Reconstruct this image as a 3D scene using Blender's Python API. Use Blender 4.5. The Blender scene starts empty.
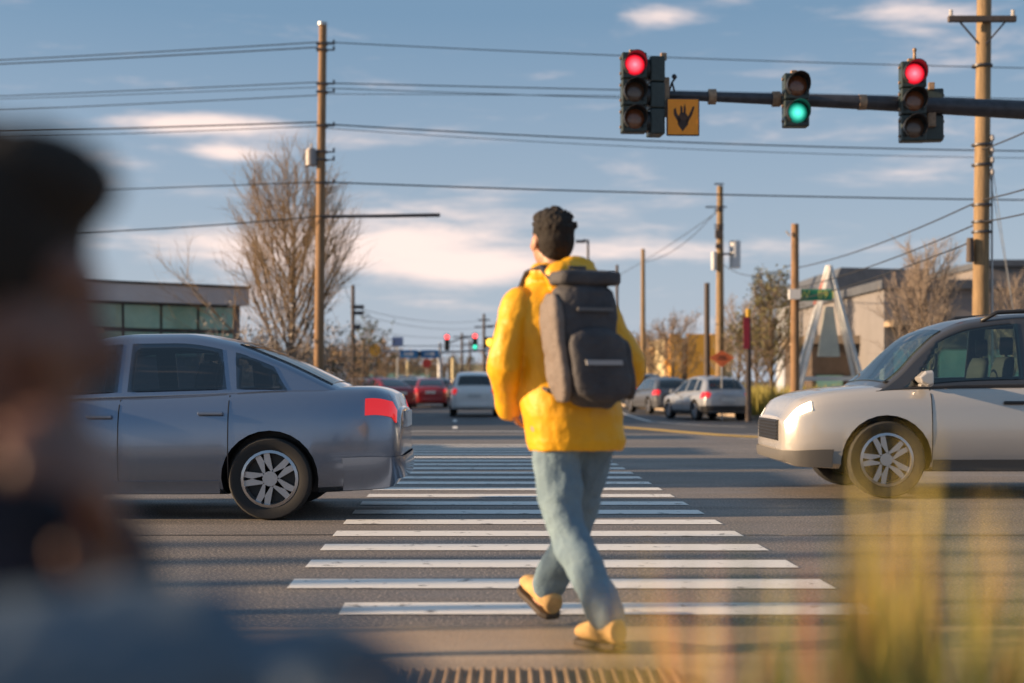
import bpy, bmesh, math, random
from mathutils import Vector, Matrix, Euler
import numpy as np
R = math.radians
scene = bpy.context.scene
COL = scene.collection
rnd = random.Random(7)

# ------------------------------------------------------------------ camera, sky, sun, exposure
F = 1400.0; HZ = 380.0; CH = 1.10
cam_d = bpy.data.cameras.new('camera'); cam = bpy.data.objects.new('camera', cam_d); COL.objects.link(cam)
cam.location = (0, 0, CH); cam.rotation_euler = (R(90), 0, 0)
cam_d.sensor_width = 36; cam_d.lens = 36 * F / 1024; cam_d.shift_y = (HZ - 341.5) / 1024
cam_d.clip_start = 0.02; cam_d.clip_end = 3000
cam_d.dof.use_dof = True; cam_d.dof.focus_distance = 10.5; cam_d.dof.aperture_fstop = 1.5
scene.camera = cam

SUN_DIR = Vector((-1.0, -0.085, 0)).normalized(); SUN_EL = R(14)   # towards the sun
to_sun = Vector((SUN_DIR.x * math.cos(SUN_EL), SUN_DIR.y * math.cos(SUN_EL), math.sin(SUN_EL)))
sd = bpy.data.lights.new('sun', 'SUN'); sun = bpy.data.objects.new('sun', sd); COL.objects.link(sun)
sd.energy = 5.0; sd.angle = R(0.6); sd.color = (1.0, 0.70, 0.42)
sun.rotation_euler = to_sun.to_track_quat('Z', 'Y').to_euler()
scene.view_settings.view_transform = 'Standard'; scene.view_settings.look = 'None'
scene.view_settings.gamma = 1; scene.view_settings.use_curve_mapping = False
scene.view_settings.exposure = 0.93

world = bpy.data.worlds.new('World'); scene.world = world; world.use_nodes = True
nt = world.node_tree; nt.nodes.clear(); N = nt.nodes; Lk = nt.links.new
def wmath(op, a, b=None, c=None):
    n = N.new('ShaderNodeMath'); n.operation = op
    for i, v in enumerate((a, b, c)):
        if v is None: continue
        if isinstance(v, (int, float)): n.inputs[i].default_value = v
        else: Lk(v, n.inputs[i])
    return n.outputs[0]
out = N.new('ShaderNodeOutputWorld'); bg = N.new('ShaderNodeBackground'); bg.inputs['Strength'].default_value = 0.09
sky = N.new('ShaderNodeTexSky'); sky.sky_type = 'NISHITA'; sky.sun_disc = False
sky.sun_elevation = SUN_EL; sky.sun_rotation = math.atan2(SUN_DIR.x, SUN_DIR.y)
sky.air_density = 1.0; sky.dust_density = 1.6; sky.ozone_density = 2.0; sky.altitude = 50
tc = N.new('ShaderNodeTexCoord'); sp = N.new('ShaderNodeSeparateXYZ'); Lk(tc.outputs['Generated'], sp.inputs[0])
u = wmath('ARCTAN2', sp.outputs['X'], sp.outputs['Y'])
hyp = wmath('SQRT', wmath('ADD', wmath('POWER', sp.outputs['X'], 2.0), wmath('POWER', sp.outputs['Y'], 2.0)))
v = wmath('DIVIDE', sp.outputs['Z'], wmath('MAXIMUM', hyp, 0.05))
cmb = N.new('ShaderNodeCombineXYZ'); Lk(wmath('MULTIPLY', u, 5.0), cmb.inputs[0]); Lk(wmath('MULTIPLY', v, 26.0), cmb.inputs[1])
def noise(scale, det, rough, off):
    mp = N.new('ShaderNodeMapping'); mp.inputs['Location'].default_value = off; Lk(cmb.outputs[0], mp.inputs[0])
    nz = N.new('ShaderNodeTexNoise'); nz.inputs['Scale'].default_value = scale; nz.inputs['Detail'].default_value = det
    nz.inputs['Roughness'].default_value = rough; nz.inputs['Distortion'].default_value = 0.3; Lk(mp.outputs[0], nz.inputs['Vector']); return nz.outputs['Fac']
nz1 = noise(1.6, 8, 0.62, (3.1, 0.4, 0)); nz2 = noise(0.55, 4, 0.5, (9, 2, 0))
clouds = [(330, 250, 150, 25, .66), (430, 238, 60, 14, .35), (190, 130, 80, 10, .68), (228, 158, 30, 8, .6), (655, 18, 34, 9, .5), (920, 35, 60, 26, .38),
          (380, 135, 70, 8, .22), (470, 268, 70, 12, .4), (620, 252, 90, 9, .35), (860, 130, 170, 30, .2), (700, 200, 120, 14, .22), (90, 175, 90, 12, .2), (450, 190, 90, 10, .25), (240, 300, 120, 18, .3), (560, 270, 120, 16, .2), (760, 250, 90, 12, .12), (735, 5, 30, 9, .3)]
acc = None
for (px, py, sx, sy, a) in clouds:
    du = wmath('DIVIDE', wmath('SUBTRACT', u, math.atan((px - 512) / F)), sx / F)
    dv = wmath('DIVIDE', wmath('SUBTRACT', v, (HZ - py) / F), sy / F)
    e = wmath('MULTIPLY', wmath('EXPONENT', wmath('MULTIPLY', wmath('ADD', wmath('POWER', du, 2.0), wmath('POWER', dv, 2.0)), -0.7)), a)
    acc = e if acc is None else wmath('ADD', acc, e)
dens = wmath('ADD', wmath('MULTIPLY', wmath('SUBTRACT', nz1, 0.5), 1.5), wmath('ADD', acc, wmath('MULTIPLY', wmath('SUBTRACT', nz2, 0.55), 0.5)))
mr = N.new('ShaderNodeMapRange'); mr.interpolation_type = 'SMOOTHSTEP'; mr.inputs['From Min'].default_value = 0.02; mr.inputs['From Max'].default_value = 0.75; mr.inputs['To Max'].default_value = 0.9
Lk(dens, mr.inputs['Value'])
# grey-blue veil that thickens to the horizon: thin high overcast
veil = N.new('ShaderNodeMapRange'); veil.inputs['From Min'].default_value = 0.0; veil.inputs['From Max'].default_value = 0.35
veil.inputs['To Min'].default_value = 0.88; veil.inputs['To Max'].default_value = 0.72; Lk(v, veil.inputs['Value'])
vc = N.new('ShaderNodeMix'); vc.data_type = 'RGBA'; 
vr = N.new('ShaderNodeMapRange'); vr.inputs['From Max'].default_value = 0.26; Lk(v, vr.inputs['Value']); Lk(vr.outputs[0], vc.inputs[0])
vc.inputs[6].default_value = (3.0, 3.35, 3.95, 1); vc.inputs[7].default_value = (1.08, 1.82, 2.70, 1)
m0 = N.new('ShaderNodeMix'); m0.data_type = 'RGBA'; Lk(veil.outputs[0], m0.inputs[0]); Lk(sky.outputs[0], m0.inputs[6]); Lk(vc.outputs[2], m0.inputs[7])
m1 = N.new('ShaderNodeMix'); m1.data_type = 'RGBA'; Lk(mr.outputs[0], m1.inputs[0]); Lk(m0.outputs[2], m1.inputs[6]); m1.inputs[7].default_value = (6.9, 5.5, 4.95, 1)
Lk(m1.outputs[2], bg.inputs['Color']); Lk(bg.outputs[0], out.inputs['Surface'])

# ------------------------------------------------------------------ helpers
MATS = {}
def pm(name, col, rough=.6, metal=0., var=.0, vscale=3., bump=0., bscale=40., coat=0., emit=None, estr=0., col2=None, thr=None, stretch=(1, 1, 1), trans=0.):
    if name in MATS: return MATS[name]
    m = bpy.data.materials.new(name); m.use_nodes = True; t = m.node_tree; b = t.nodes['Principled BSDF']
    b.inputs['Base Color'].default_value = (*col, 1); b.inputs['Roughness'].default_value = rough; b.inputs['Metallic'].default_value = metal
    b.inputs['Coat Weight'].default_value = coat; b.inputs['Coat Roughness'].default_value = .05
    if trans: b.inputs['Transmission Weight'].default_value = trans
    if emit: b.inputs['Emission Color'].default_value = (*emit, 1); b.inputs['Emission Strength'].default_value = estr
    if var or col2 or bump:
        tcn = t.nodes.new('ShaderNodeTexCoord'); mp = t.nodes.new('ShaderNodeMapping'); mp.inputs['Scale'].default_value = stretch
        t.links.new(tcn.outputs['Object'], mp.inputs[0])
        nz = t.nodes.new('ShaderNodeTexNoise'); nz.inputs['Scale'].default_value = vscale; nz.inputs['Detail'].default_value = 7; nz.inputs['Roughness'].default_value = .65
        t.links.new(mp.outputs[0], nz.inputs['Vector'])
        r = t.nodes.new('ShaderNodeMapRange'); lo, hi = thr if thr else (.3, .7)
        r.inputs['From Min'].default_value = lo; r.inputs['From Max'].default_value = hi; t.links.new(nz.outputs['Fac'], r.inputs['Value'])
        mx = t.nodes.new('ShaderNodeMix'); mx.data_type = 'RGBA'; t.links.new(r.outputs[0], mx.inputs[0])
        c2 = col2 if col2 else tuple(min(1, c * (1 + var)) for c in col); c1 = col if col2 else tuple(c * (1 - var) for c in col)
        mx.inputs[6].default_value = (*c1, 1); mx.inputs[7].default_value = (*c2, 1); t.links.new(mx.outputs[2], b.inputs['Base Color'])
        if bump:
            n2 = t.nodes.new('ShaderNodeTexNoise'); n2.inputs['Scale'].default_value = bscale; n2.inputs['Detail'].default_value = 5
            t.links.new(mp.outputs[0], n2.inputs['Vector'])
            bp = t.nodes.new('ShaderNodeBump'); bp.inputs['Strength'].default_value = bump; bp.inputs['Distance'].default_value = .02
            t.links.new(n2.outputs['Fac'], bp.inputs['Height']); t.links.new(bp.outputs[0], b.inputs['Normal'])
    MATS[name] = m; return m

def road_mat(name, dark, light, grit=(.16, .145, .13), gritamt=.35, patch=True):
    if name in MATS: return MATS[name]
    m = bpy.data.materials.new(name); m.use_nodes = True; t = m.node_tree; b = t.nodes['Principled BSDF']; nd = t.nodes.new; L = t.links.new
    g = nd('ShaderNodeNewGeometry')
    def nz(scale, det, st=(1, 1, 1)):
        mp = nd('ShaderNodeMapping'); mp.inputs['Scale'].default_value = st; L(g.outputs['Position'], mp.inputs[0])
        n = nd('ShaderNodeTexNoise'); n.inputs['Scale'].default_value = scale; n.inputs['Detail'].default_value = det; L(mp.outputs[0], n.inputs['Vector']); return n.outputs['Fac']
    def rng(x, a, c, lo=0., hi=1.):
        r = nd('ShaderNodeMapRange'); r.inputs['From Min'].default_value = a; r.inputs['From Max'].default_value = c
        r.inputs['To Min'].default_value = lo; r.inputs['To Max'].default_value = hi; L(x, r.inputs['Value']); return r.outputs[0]
    def mix(f, a, c):
        x = nd('ShaderNodeMix'); x.data_type = 'RGBA'; L(f, x.inputs[0])
        for k, val in ((6, a), (7, c)):
            if isinstance(val, tuple): x.inputs[k].default_value = (*val, 1)
            else: L(val, x.inputs[k])
        return x.outputs[2]
    big = mix(rng(nz(.35, 6, (.35, 1, 1)), .35, .65), dark, light)
    streak = mix(rng(nz(.9, 5, (.06, 1.6, 1)), .56, .66, 0, .55), big, tuple(c * .45 for c in dark))      # tyre marks along the lanes
    fine = mix(rng(nz(60, 2), .5, .68, 0, gritamt * 2), streak, grit)
    fine2 = mix(rng(nz(120, 2), .28, .45, .55, 0), fine, (.02, .02, .022))
    L(fine2, b.inputs['Base Color'])
    L(rng(nz(2.5, 6, (.3, 1, 1)), .3, .7, .52, .8), b.inputs['Roughness'])
    bp = nd('ShaderNodeBump'); bp.inputs['Strength'].default_value = .6; bp.inputs['Distance'].default_value = .006; L(nz(90, 3), bp.inputs['Height']); L(bp.outputs[0], b.inputs['Normal'])
    MATS[name] = m; return m

def paint_mat(name, col, under, wear=.5):
    if name in MATS: return MATS[name]
    m = pm(name, under, .6, col2=col, vscale=7, thr=(wear - .14, wear - .06), bump=.25, bscale=120)
    return m

def tag(o, label=None, cat=None, group=None, kind=None):
    if label: o['label'] = label
    if cat: o['category'] = cat
    if group: o['group'] = group
    if kind: o['kind'] = kind
    return o
def empty(name, loc=(0, 0, 0), rz=0., label=None, cat=None, group=None):
    o = bpy.data.objects.new(name, None); COL.objects.link(o); o.location = loc; o.rotation_euler = (0, 0, rz); o.empty_display_size = .2
    return tag(o, label, cat, group)
class MB:
    def __init__(s): s.v = []; s.f = []; s.m = []
    def add(s, vs, fs, mi=0):
        n = len(s.v); s.v += [tuple(p) for p in vs]; s.f += [tuple(i + n for i in f) for f in fs]; s.m += [mi] * len(fs); return s
    def box(s, c, d, rot=None, mi=0):
        c = Vector(c); vs = []
        for x in (-.5, .5):
            for y in (-.5, .5):
                for z in (-.5, .5):
                    p = Vector((x * d[0], y * d[1], z * d[2]))
                    if rot: p = rot @ p
                    vs.append(c + p)
        return s.add(vs, [(0, 1, 3, 2), (4, 6, 7, 5), (0, 4, 5, 1), (2, 3, 7, 6), (0, 2, 6, 4), (1, 5, 7, 3)], mi)
    def loft(s, rings, caps=True, mi=0, closed=True):
        k = len(rings[0]); vs = [p for r in rings for p in r]; fs = []
        for i in range(len(rings) - 1):
            for j in range(k if closed else k - 1):
                a = i * k + j; b = i * k + (j + 1) % k; fs.append((a, b, b + k, a + k))
        if caps: fs.append(tuple(range(k - 1, -1, -1))); fs.append(tuple((len(rings) - 1) * k + j for j in range(k)))
        return s.add(vs, fs, mi)
    def cyl(s, p0, p1, r0, r1=None, n=12, caps=True, mi=0):
        p0 = Vector(p0); p1 = Vector(p1); r1 = r0 if r1 is None else r1; d = (p1 - p0)
        if d.length < 1e-6: return s
        q = d.normalized().to_track_quat('Z', 'Y'); rings = []
        for p, r in ((p0, r0), (p1, r1)):
            rings.append([p + q @ Vector((r * math.cos(2 * math.pi * j / n), r * math.sin(2 * math.pi * j / n), 0)) for j in range(n)])
        return s.loft(rings, caps, mi)
    def tube(s, pts, rad, n=6, caps=True, mi=0, flat=1., up=None):
        pts = [Vector(p) for p in pts]; rings = []; q = None
        if not hasattr(rad, '__len__'): rad = [rad] * len(pts)
        for i, p in enumerate(pts):
            d = (pts[min(i + 1, len(pts) - 1)] - pts[max(i - 1, 0)])
            d = d.normalized() if d.length > 1e-7 else Vector((0, 0, 1))
            if q is None: q = d.to_track_quat('Z', 'Y')
            else: q = (q @ Vector((0, 0, 1))).rotation_difference(d) @ q
            rings.append([p + q @ Vector((rad[i] * math.cos(2 * math.pi * j / n), rad[i] * flat * math.sin(2 * math.pi * j / n), 0)) for j in range(n)])
        return s.loft(rings, caps, mi)
    def sphere(s, c, r, nu=12, nv=8, mi=0, rot=None):
        c = Vector(c); r = (r, r, r) if not hasattr(r, '__len__') else r; rings = []
        for i in range(nv + 1):
            th = math.pi * min(max(i / nv, .004), .996); ring = []
            for j in range(nu):
                ph = 2 * math.pi * j / nu; p = Vector((r[0] * math.sin(th) * math.cos(ph), r[1] * math.sin(th) * math.sin(ph), -r[2] * math.cos(th)))
                if rot: p = rot @ p
                ring.append(c + p)
            rings.append(ring)
        return s.loft(rings, True, mi)
    def prism(s, poly, axis, a, b, mi=0):      # poly in the other two axes; axis 'x','y','z'
        def P(u_, v_, w): return {'x': (w, u_, v_), 'y': (u_, w, v_), 'z': (u_, v_, w)}[axis]
        return s.loft([[P(p[0], p[1], a) for p in poly], [P(p[0], p[1], b) for p in poly]], True, mi)
    def mesh(s, name, mats, smooth=False, fix=True):
        me = bpy.data.meshes.new(name); me.from_pydata(s.v, [], s.f)
        for m in (mats if isinstance(mats, (list, tuple)) else [mats]): me.materials.append(m)
        me.polygons.foreach_set('material_index', s.m)
        if fix and len(s.f) < 60000:
            bm = bmesh.new(); bm.from_mesh(me); bmesh.ops.recalc_face_normals(bm, faces=bm.faces); bm.to_mesh(me); bm.free()
        if smooth:
            me.polygons.foreach_set('use_smooth', [True] * len(me.polygons))
            if smooth != 'all': 
                try: me.set_sharp_from_angle(angle=R(38))
                except Exception: pass
        me.update(); return me
    def build(s, name, mats, parent=None, smooth=False, bevel=0., loc=None, fix=True):
        o = bpy.data.objects.new(name, s.mesh(name, mats, smooth, fix)); COL.objects.link(o)
        if parent: o.parent = parent
        if loc: o.location = loc
        if bevel:
            b = o.modifiers.new('bevel', 'BEVEL'); b.width = bevel; b.segments = 2; b.limit_method = 'ANGLE'; b.angle_limit = R(40)
        return o
KIDS = {}
def copy_tree(o, parent=None):
    c = o.copy(); COL.objects.link(c)
    if parent: c.parent = parent
    for ch in [x for x in bpy.data.objects if x.parent == o]: copy_tree(ch, c)
    return c
def copy_children(o):
    return
def zg(Y): t = min(max((Y - 20) / 30, 0), 1); return -0.28 * t * t * (3 - 2 * t)
def at(px, Y, py=None, z=None):
    return Vector(((px - 512) / F * Y, Y, (CH + (HZ - py) * Y / F) if py is not None else (zg(Y) if z is None else z)))
def pchip(xs, ys):
    xs = np.array(xs, float); ys = np.array(ys, float)
    if xs[0] > xs[-1]: xs = xs[::-1]; ys = ys[::-1]
    h = np.diff(xs); d = np.diff(ys) / h; n = len(xs); m = np.zeros(n)
    for i in range(1, n - 1):
        if d[i - 1] * d[i] > 0:
            w1 = 2 * h[i] + h[i - 1]; w2 = h[i] + 2 * h[i - 1]; m[i] = (w1 + w2) / (w1 / d[i - 1] + w2 / d[i])
    m[0] = d[0]; m[-1] = d[-1]
    def f(x):
        x = min(max(x, xs[0]), xs[-1]); i = min(int(np.searchsorted(xs, x, 'right')) - 1, n - 2); i = max(i, 0)
        t = (x - xs[i]) / h[i]
        return float((2*t**3-3*t*t+1)*ys[i] + (t**3-2*t*t+t)*h[i]*m[i] + (-2*t**3+3*t*t)*ys[i+1] + (t**3-t*t)*h[i]*m[i+1])
    return f
def bake(o):
    dg = bpy.context.evaluated_depsgraph_get(); me = bpy.data.meshes.new_from_object(o.evaluated_get(dg)); o.modifiers.clear(); o.data = me; return o

# ------------------------------------------------------------------ materials
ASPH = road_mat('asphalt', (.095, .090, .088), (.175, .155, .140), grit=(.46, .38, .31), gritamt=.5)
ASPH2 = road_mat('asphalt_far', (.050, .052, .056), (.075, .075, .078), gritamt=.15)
CONC = road_mat('gutter_concrete', (.36, .255, .165), (.50, .37, .25), grit=(.4, .34, .28), gritamt=.2)
WALK = road_mat('pavement_concrete', (.32, .245, .17), (.43, .34, .24), grit=(.42, .37, .31), gritamt=.2)
SOIL = pm('verge_earth', (.07, .055, .035), .9, col2=(.13, .12, .06), vscale=2, bump=.6, bscale=20)
LINE_W = paint_mat('white_road_paint', (.80, .77, .72), (.15, .14, .13), .47)
LINE_Y = paint_mat('yellow_road_paint', (.72, .44, .08), (.12, .10, .08), .47)
TIMBER = pm('pole_timber', (.26, .15, .075), .8, var=.3, vscale=4, bump=.4, bscale=20, stretch=(6, 6, .5))
TIMBER_L = pm('pale_pole_timber', (.25, .165, .085), .8, var=.38, vscale=4, bump=.4, bscale=20, stretch=(6, 6, .5))
TIMBER_D = pm('dark_pole_timber', (.09, .07, .06), .8, var=.3, vscale=4, stretch=(6, 6, .5))
CABLE = pm('cable_rubber', (.025, .026, .03), .6)
STEEL = pm('galvanised_steel', (.42, .43, .44), .45, .6, var=.15, vscale=6)
DARKST = pm('dark_painted_steel', (.055, .055, .065), .45, .3, var=.3, vscale=8)
BLACK = pm('black_plastic', (.018, .018, .02), .45)
RUBBER = pm('tyre_rubber', (.02, .02, .021), .85)
SIGBODY = pm('signal_housing_paint', (.028, .04, .038), .4, var=.3, vscale=20)
def car_glass(name, tint):
    m = bpy.data.materials.new(name); m.use_nodes = True; t = m.node_tree; t.nodes.clear(); nd = t.nodes.new
    o = nd('ShaderNodeOutputMaterial'); mx = nd('ShaderNodeMixShader'); tr = nd('ShaderNodeBsdfTransparent'); gl = nd('ShaderNodeBsdfGlossy'); lw = nd('ShaderNodeFresnel')
    tr.inputs[0].default_value = (*tint, 1); gl.inputs['Roughness'].default_value = .03; lw.inputs[0].default_value = 1.55
    ad = nd('ShaderNodeMath'); ad.inputs[1].default_value = .06; t.links.new(lw.outputs[0], ad.inputs[0])
    t.links.new(ad.outputs[0], mx.inputs[0]); t.links.new(tr.outputs[0], mx.inputs[1]); t.links.new(gl.outputs[0], mx.inputs[2]); t.links.new(mx.outputs[0], o.inputs[0]); return m
GLASS = car_glass('car_window_glass', (.45, .48, .50)); GLASSG = car_glass('green_tinted_car_glass', (.62, .76, .70))
GLASSD = pm('dark_car_window_glass', (.012, .016, .02), .04, coat=1.); SEATM = pm('seat_fabric', (.05, .05, .055), .8)
CHROME = pm('bright_metal', (.75, .75, .76), .15, 1.)
RIM = pm('wheel_alloy', (.5, .5, .52), .3, .9)
TAIL_ON = pm('lit_tail_lamp', (.5, .01, .01), .2, emit=(1, .02, .02), estr=.3, coat=1)
TAIL_OFF = pm('red_lamp_plastic', (.35, .012, .012), .2, emit=(1, .04, .03), estr=.5, coat=1)
HEAD_ON = pm('lit_headlamp', (.9, .85, .75), .1, emit=(1, .78, .5), estr=3.5, coat=1)
HEAD_OFF = pm('clear_headlamp', (.55, .56, .58), .1, coat=1)
PLATE = pm('number_plate_white', (.6, .6, .6), .5, var=.3, vscale=30)

# ------------------------------------------------------------------ ground, roads, markings
def sheet(name, poly, z, mat, y_split=True, kind='structure', thick=0.):
    # polygon (X,Y) laid on the gently falling ground, cut in strips along Y
    bm = bmesh.new(); vs = [bm.verts.new((x, y, 0)) for x, y in poly]; bm.faces.new(vs)
    for yc in (20, 22.5, 25, 27.5, 30, 32.5, 35, 37.5, 40, 42.5, 45, 47.5, 50):
        bmesh.ops.bisect_plane(bm, geom=bm.verts[:] + bm.edges[:] + bm.faces[:], plane_co=(0, yc, 0), plane_no=(0, 1, 0))
    if thick:
        ret = bmesh.ops.extrude_face_region(bm, geom=bm.faces[:])
        for e in ret['geom']:
            if isinstance(e, bmesh.types.BMVert): e.co.z = thick
    for v_ in bm.verts: v_.co.z += zg(v_.co.y) + z
    bmesh.ops.recalc_face_normals(bm, faces=bm.faces)
    me = bpy.data.meshes.new(name); bm.to_mesh(me); bm.free()
    me.materials.append(mat)
    if not thick and me.polygons and me.polygons[0].normal.z < 0: me.flip_normals()
    o = bpy.data.objects.new(name, me); COL.objects.link(o)
    if kind: o['kind'] = kind
    return o
sheet('ground', [(-900, -30), (900, -30), (900, 1500), (-900, 1500)], -.012, SOIL)
sheet('cross_street', [(-120, 6.25), (120, 6.25), (120, 31), (-120, 31)], 0, ASPH)
LK = lambda Y: -6.0 - .085 * (Y - 31)
RKX = [(31, 13.5), (36, 11.6), (44, 9.9), (50, 8.9), (60, 7.2), (75, 5.6), (120, 4.0)]
rk = pchip([a for a, b in RKX], [b for a, b in RKX])
main_poly = [(-6.0, 31)] + [(rk(Y), Y) for Y in (31, 33, 36, 40, 44, 50, 55, 60, 67, 75, 90, 120)] + [(-6, 700), (-40, 700), (LK(120), 120)]
main_poly = [(-6.0, 31.0)] + main_poly[1:]
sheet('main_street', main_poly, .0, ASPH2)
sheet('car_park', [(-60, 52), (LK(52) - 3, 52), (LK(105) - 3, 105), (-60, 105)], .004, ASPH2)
# right pavement round the corner, left pavement, both a real kerb high
sheet('pavement', [(120, 31.05), (120, 34), (16, 34.2), (13.4, 36.6), (11.8, 44.2), (10.8, 50), (9.3, 60), (7.7, 75), (6.0, 120), (4.02, 120)] + [(rk(Y) + .02, Y) for Y in (75, 60, 50, 44, 40, 36, 33)] + [(13.52, 31.05)], -.011, WALK, thick=.13)
sheet('pavement', [(-120, 31.05), (-6.02, 31.05), (LK(120) - .02, 120), (LK(120) - 2.4, 120), (-8.6, 34), (-120, 34)], -.011, WALK, thick=.13)
# near side: concrete gutter, ramp, and footway under the camera
sheet('gutter', [(-120, 5.62), (120, 5.62), (120, 6.24), (-120, 6.24)], .002, CONC)
sheet('kerb_ramp', [(-2.2, 4.0), (2.6, 4.0), (2.3, 5.6), (-1.9, 5.6)], .004, CONC)
sheet('footway', [(-120, -3), (120, -3), (120, 5.61), (-120, 5.61)], -.001, WALK)
sheet('planting_bed', [(.25, .55), (3.2, .55), (3.2, 2.5), (.25, 2.5)], .003, SOIL)
XA = -.0307
mk = MB()
for k in range(22):
    Y = 6.55 + .82 * k
    t = .20
    xl = -.96 + XA * Y + (.35 if k == 0 else 0); xr = 1.93 + XA * Y
    if 20 < Y: pass
    z = zg(Y) + .005
    mk = MB().add([(xl, Y, zg(Y) + .005), (xr, Y - .015, zg(Y) + .005), (xr - .012, Y + .335, zg(Y + .4) + .005), (xl - .012, Y + .345, zg(Y + .4) + .005)], [(0, 1, 2, 3)])
    o = mk.build('crosswalk_stripe', LINE_W); o['kind'] = 'structure'; o['group'] = 'crosswalk stripes'
def line(name, pts, w, mat, z=.006):
    b = MB(); n = 0
    P = []
    for i in range(len(pts) - 1):
        for s_ in range(8): P.append(Vector(pts[i]).lerp(Vector(pts[i + 1]), s_ / 8))
    P.append(Vector(pts[-1])); vs = []
    for i, p in enumerate(P):
        d = (P[min(i + 1, len(P) - 1)] - P[max(i - 1, 0)]).normalized(); nn = Vector((-d.y, d.x))
        for sgn in (1, -1): q = p + nn * w / 2 * sgn; vs.append((q.x, q.y, zg(q.y) + z))
    b.add(vs, [(2 * i, 2 * i + 1, 2 * i + 3, 2 * i + 2) for i in range(len(P) - 1)])
    o = b.build(name, mat); o['kind'] = 'structure'; return o
def cl(pts): return [((px - 512) / F * Y, Y) for px, Y in pts]
line('yellow_centre_line', cl([(618, 38.6), (650, 35.5), (690, 31.8), (720, 29.8), (760, 28.3), (900, 27.6)]), .42, LINE_Y)
line('yellow_centre_line', cl([(618, 37.2), (650, 34.4), (690, 31.0), (720, 29.1), (760, 27.6), (900, 26.9)]), .14, LINE_Y)
line('white_lane_line', cl([(615, 62), (650, 46), (700, 40.5), (745, 38)]), .14, LINE_W)
line('white_lane_line', cl([(740, 27.2), (1100, 26.0)]), .13, LINE_W)
line('white_lane_line', [(-40, 20.6), (-3.2, 20.6)], .14, LINE_W)
line('white_lane_line', [(4.2, 17.4), (40, 17.4)], .14, LINE_W)
line('white_lane_line', [(-40, 14.3), (-2.6, 14.3)], .12, LINE_W)
for k in range(9):
    Y0 = 36 + k * 9.5
    x = lambda Y: (455 - 512) / F * Y
    line('white_lane_line', [(x(Y0), Y0), (x(Y0 + 3), Y0 + 3)], .13, LINE_W)
line('stop_line', [(-5.7, 33.2), (2.2, 32.6)], .5, LINE_W)
SEAL = pm('tar_seal', (.018, .018, .019), .35)
for pts_ in ([(-12, 9.9), (-6, 9.88), (-1, 9.93), (4, 9.9), (12, 9.95)], [(-20, 13.0), (0, 12.95), (20, 13.05)]):
    r9 = random.Random(len(pts_)); P_ = []
    for i_ in range(len(pts_) - 1):
        for k_ in range(12): q_ = Vector(pts_[i_]).lerp(Vector(pts_[i_ + 1]), k_ / 12); P_.append((q_.x + r9.uniform(-.01, .01), q_.y + r9.uniform(-.01, .01)))
    line('tar_seam', P_, .028, SEAL, .0035)
# tactile plate on the ramp
t = empty('tactile_plate', (.0, 4.92, .004), 0, 'ribbed tan tactile paving plate on the kerb ramp in the foreground', 'tactile plate')
pl = MB().box((.09, 0, .008), (1.06, .62, .016)); TACT = pm('tactile_tan', (.32, .21, .12), .75, var=.25, vscale=7)
pl.build('base_plate', TACT, t)
rb = MB()
for i in range(24): rb.cyl((-.41 + i * .0437, -.29, .016), (-.41 + i * .0437, .29, .016), .013, n=6)
rb.build('raised_ribs', TACT, t, smooth='all')

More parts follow.
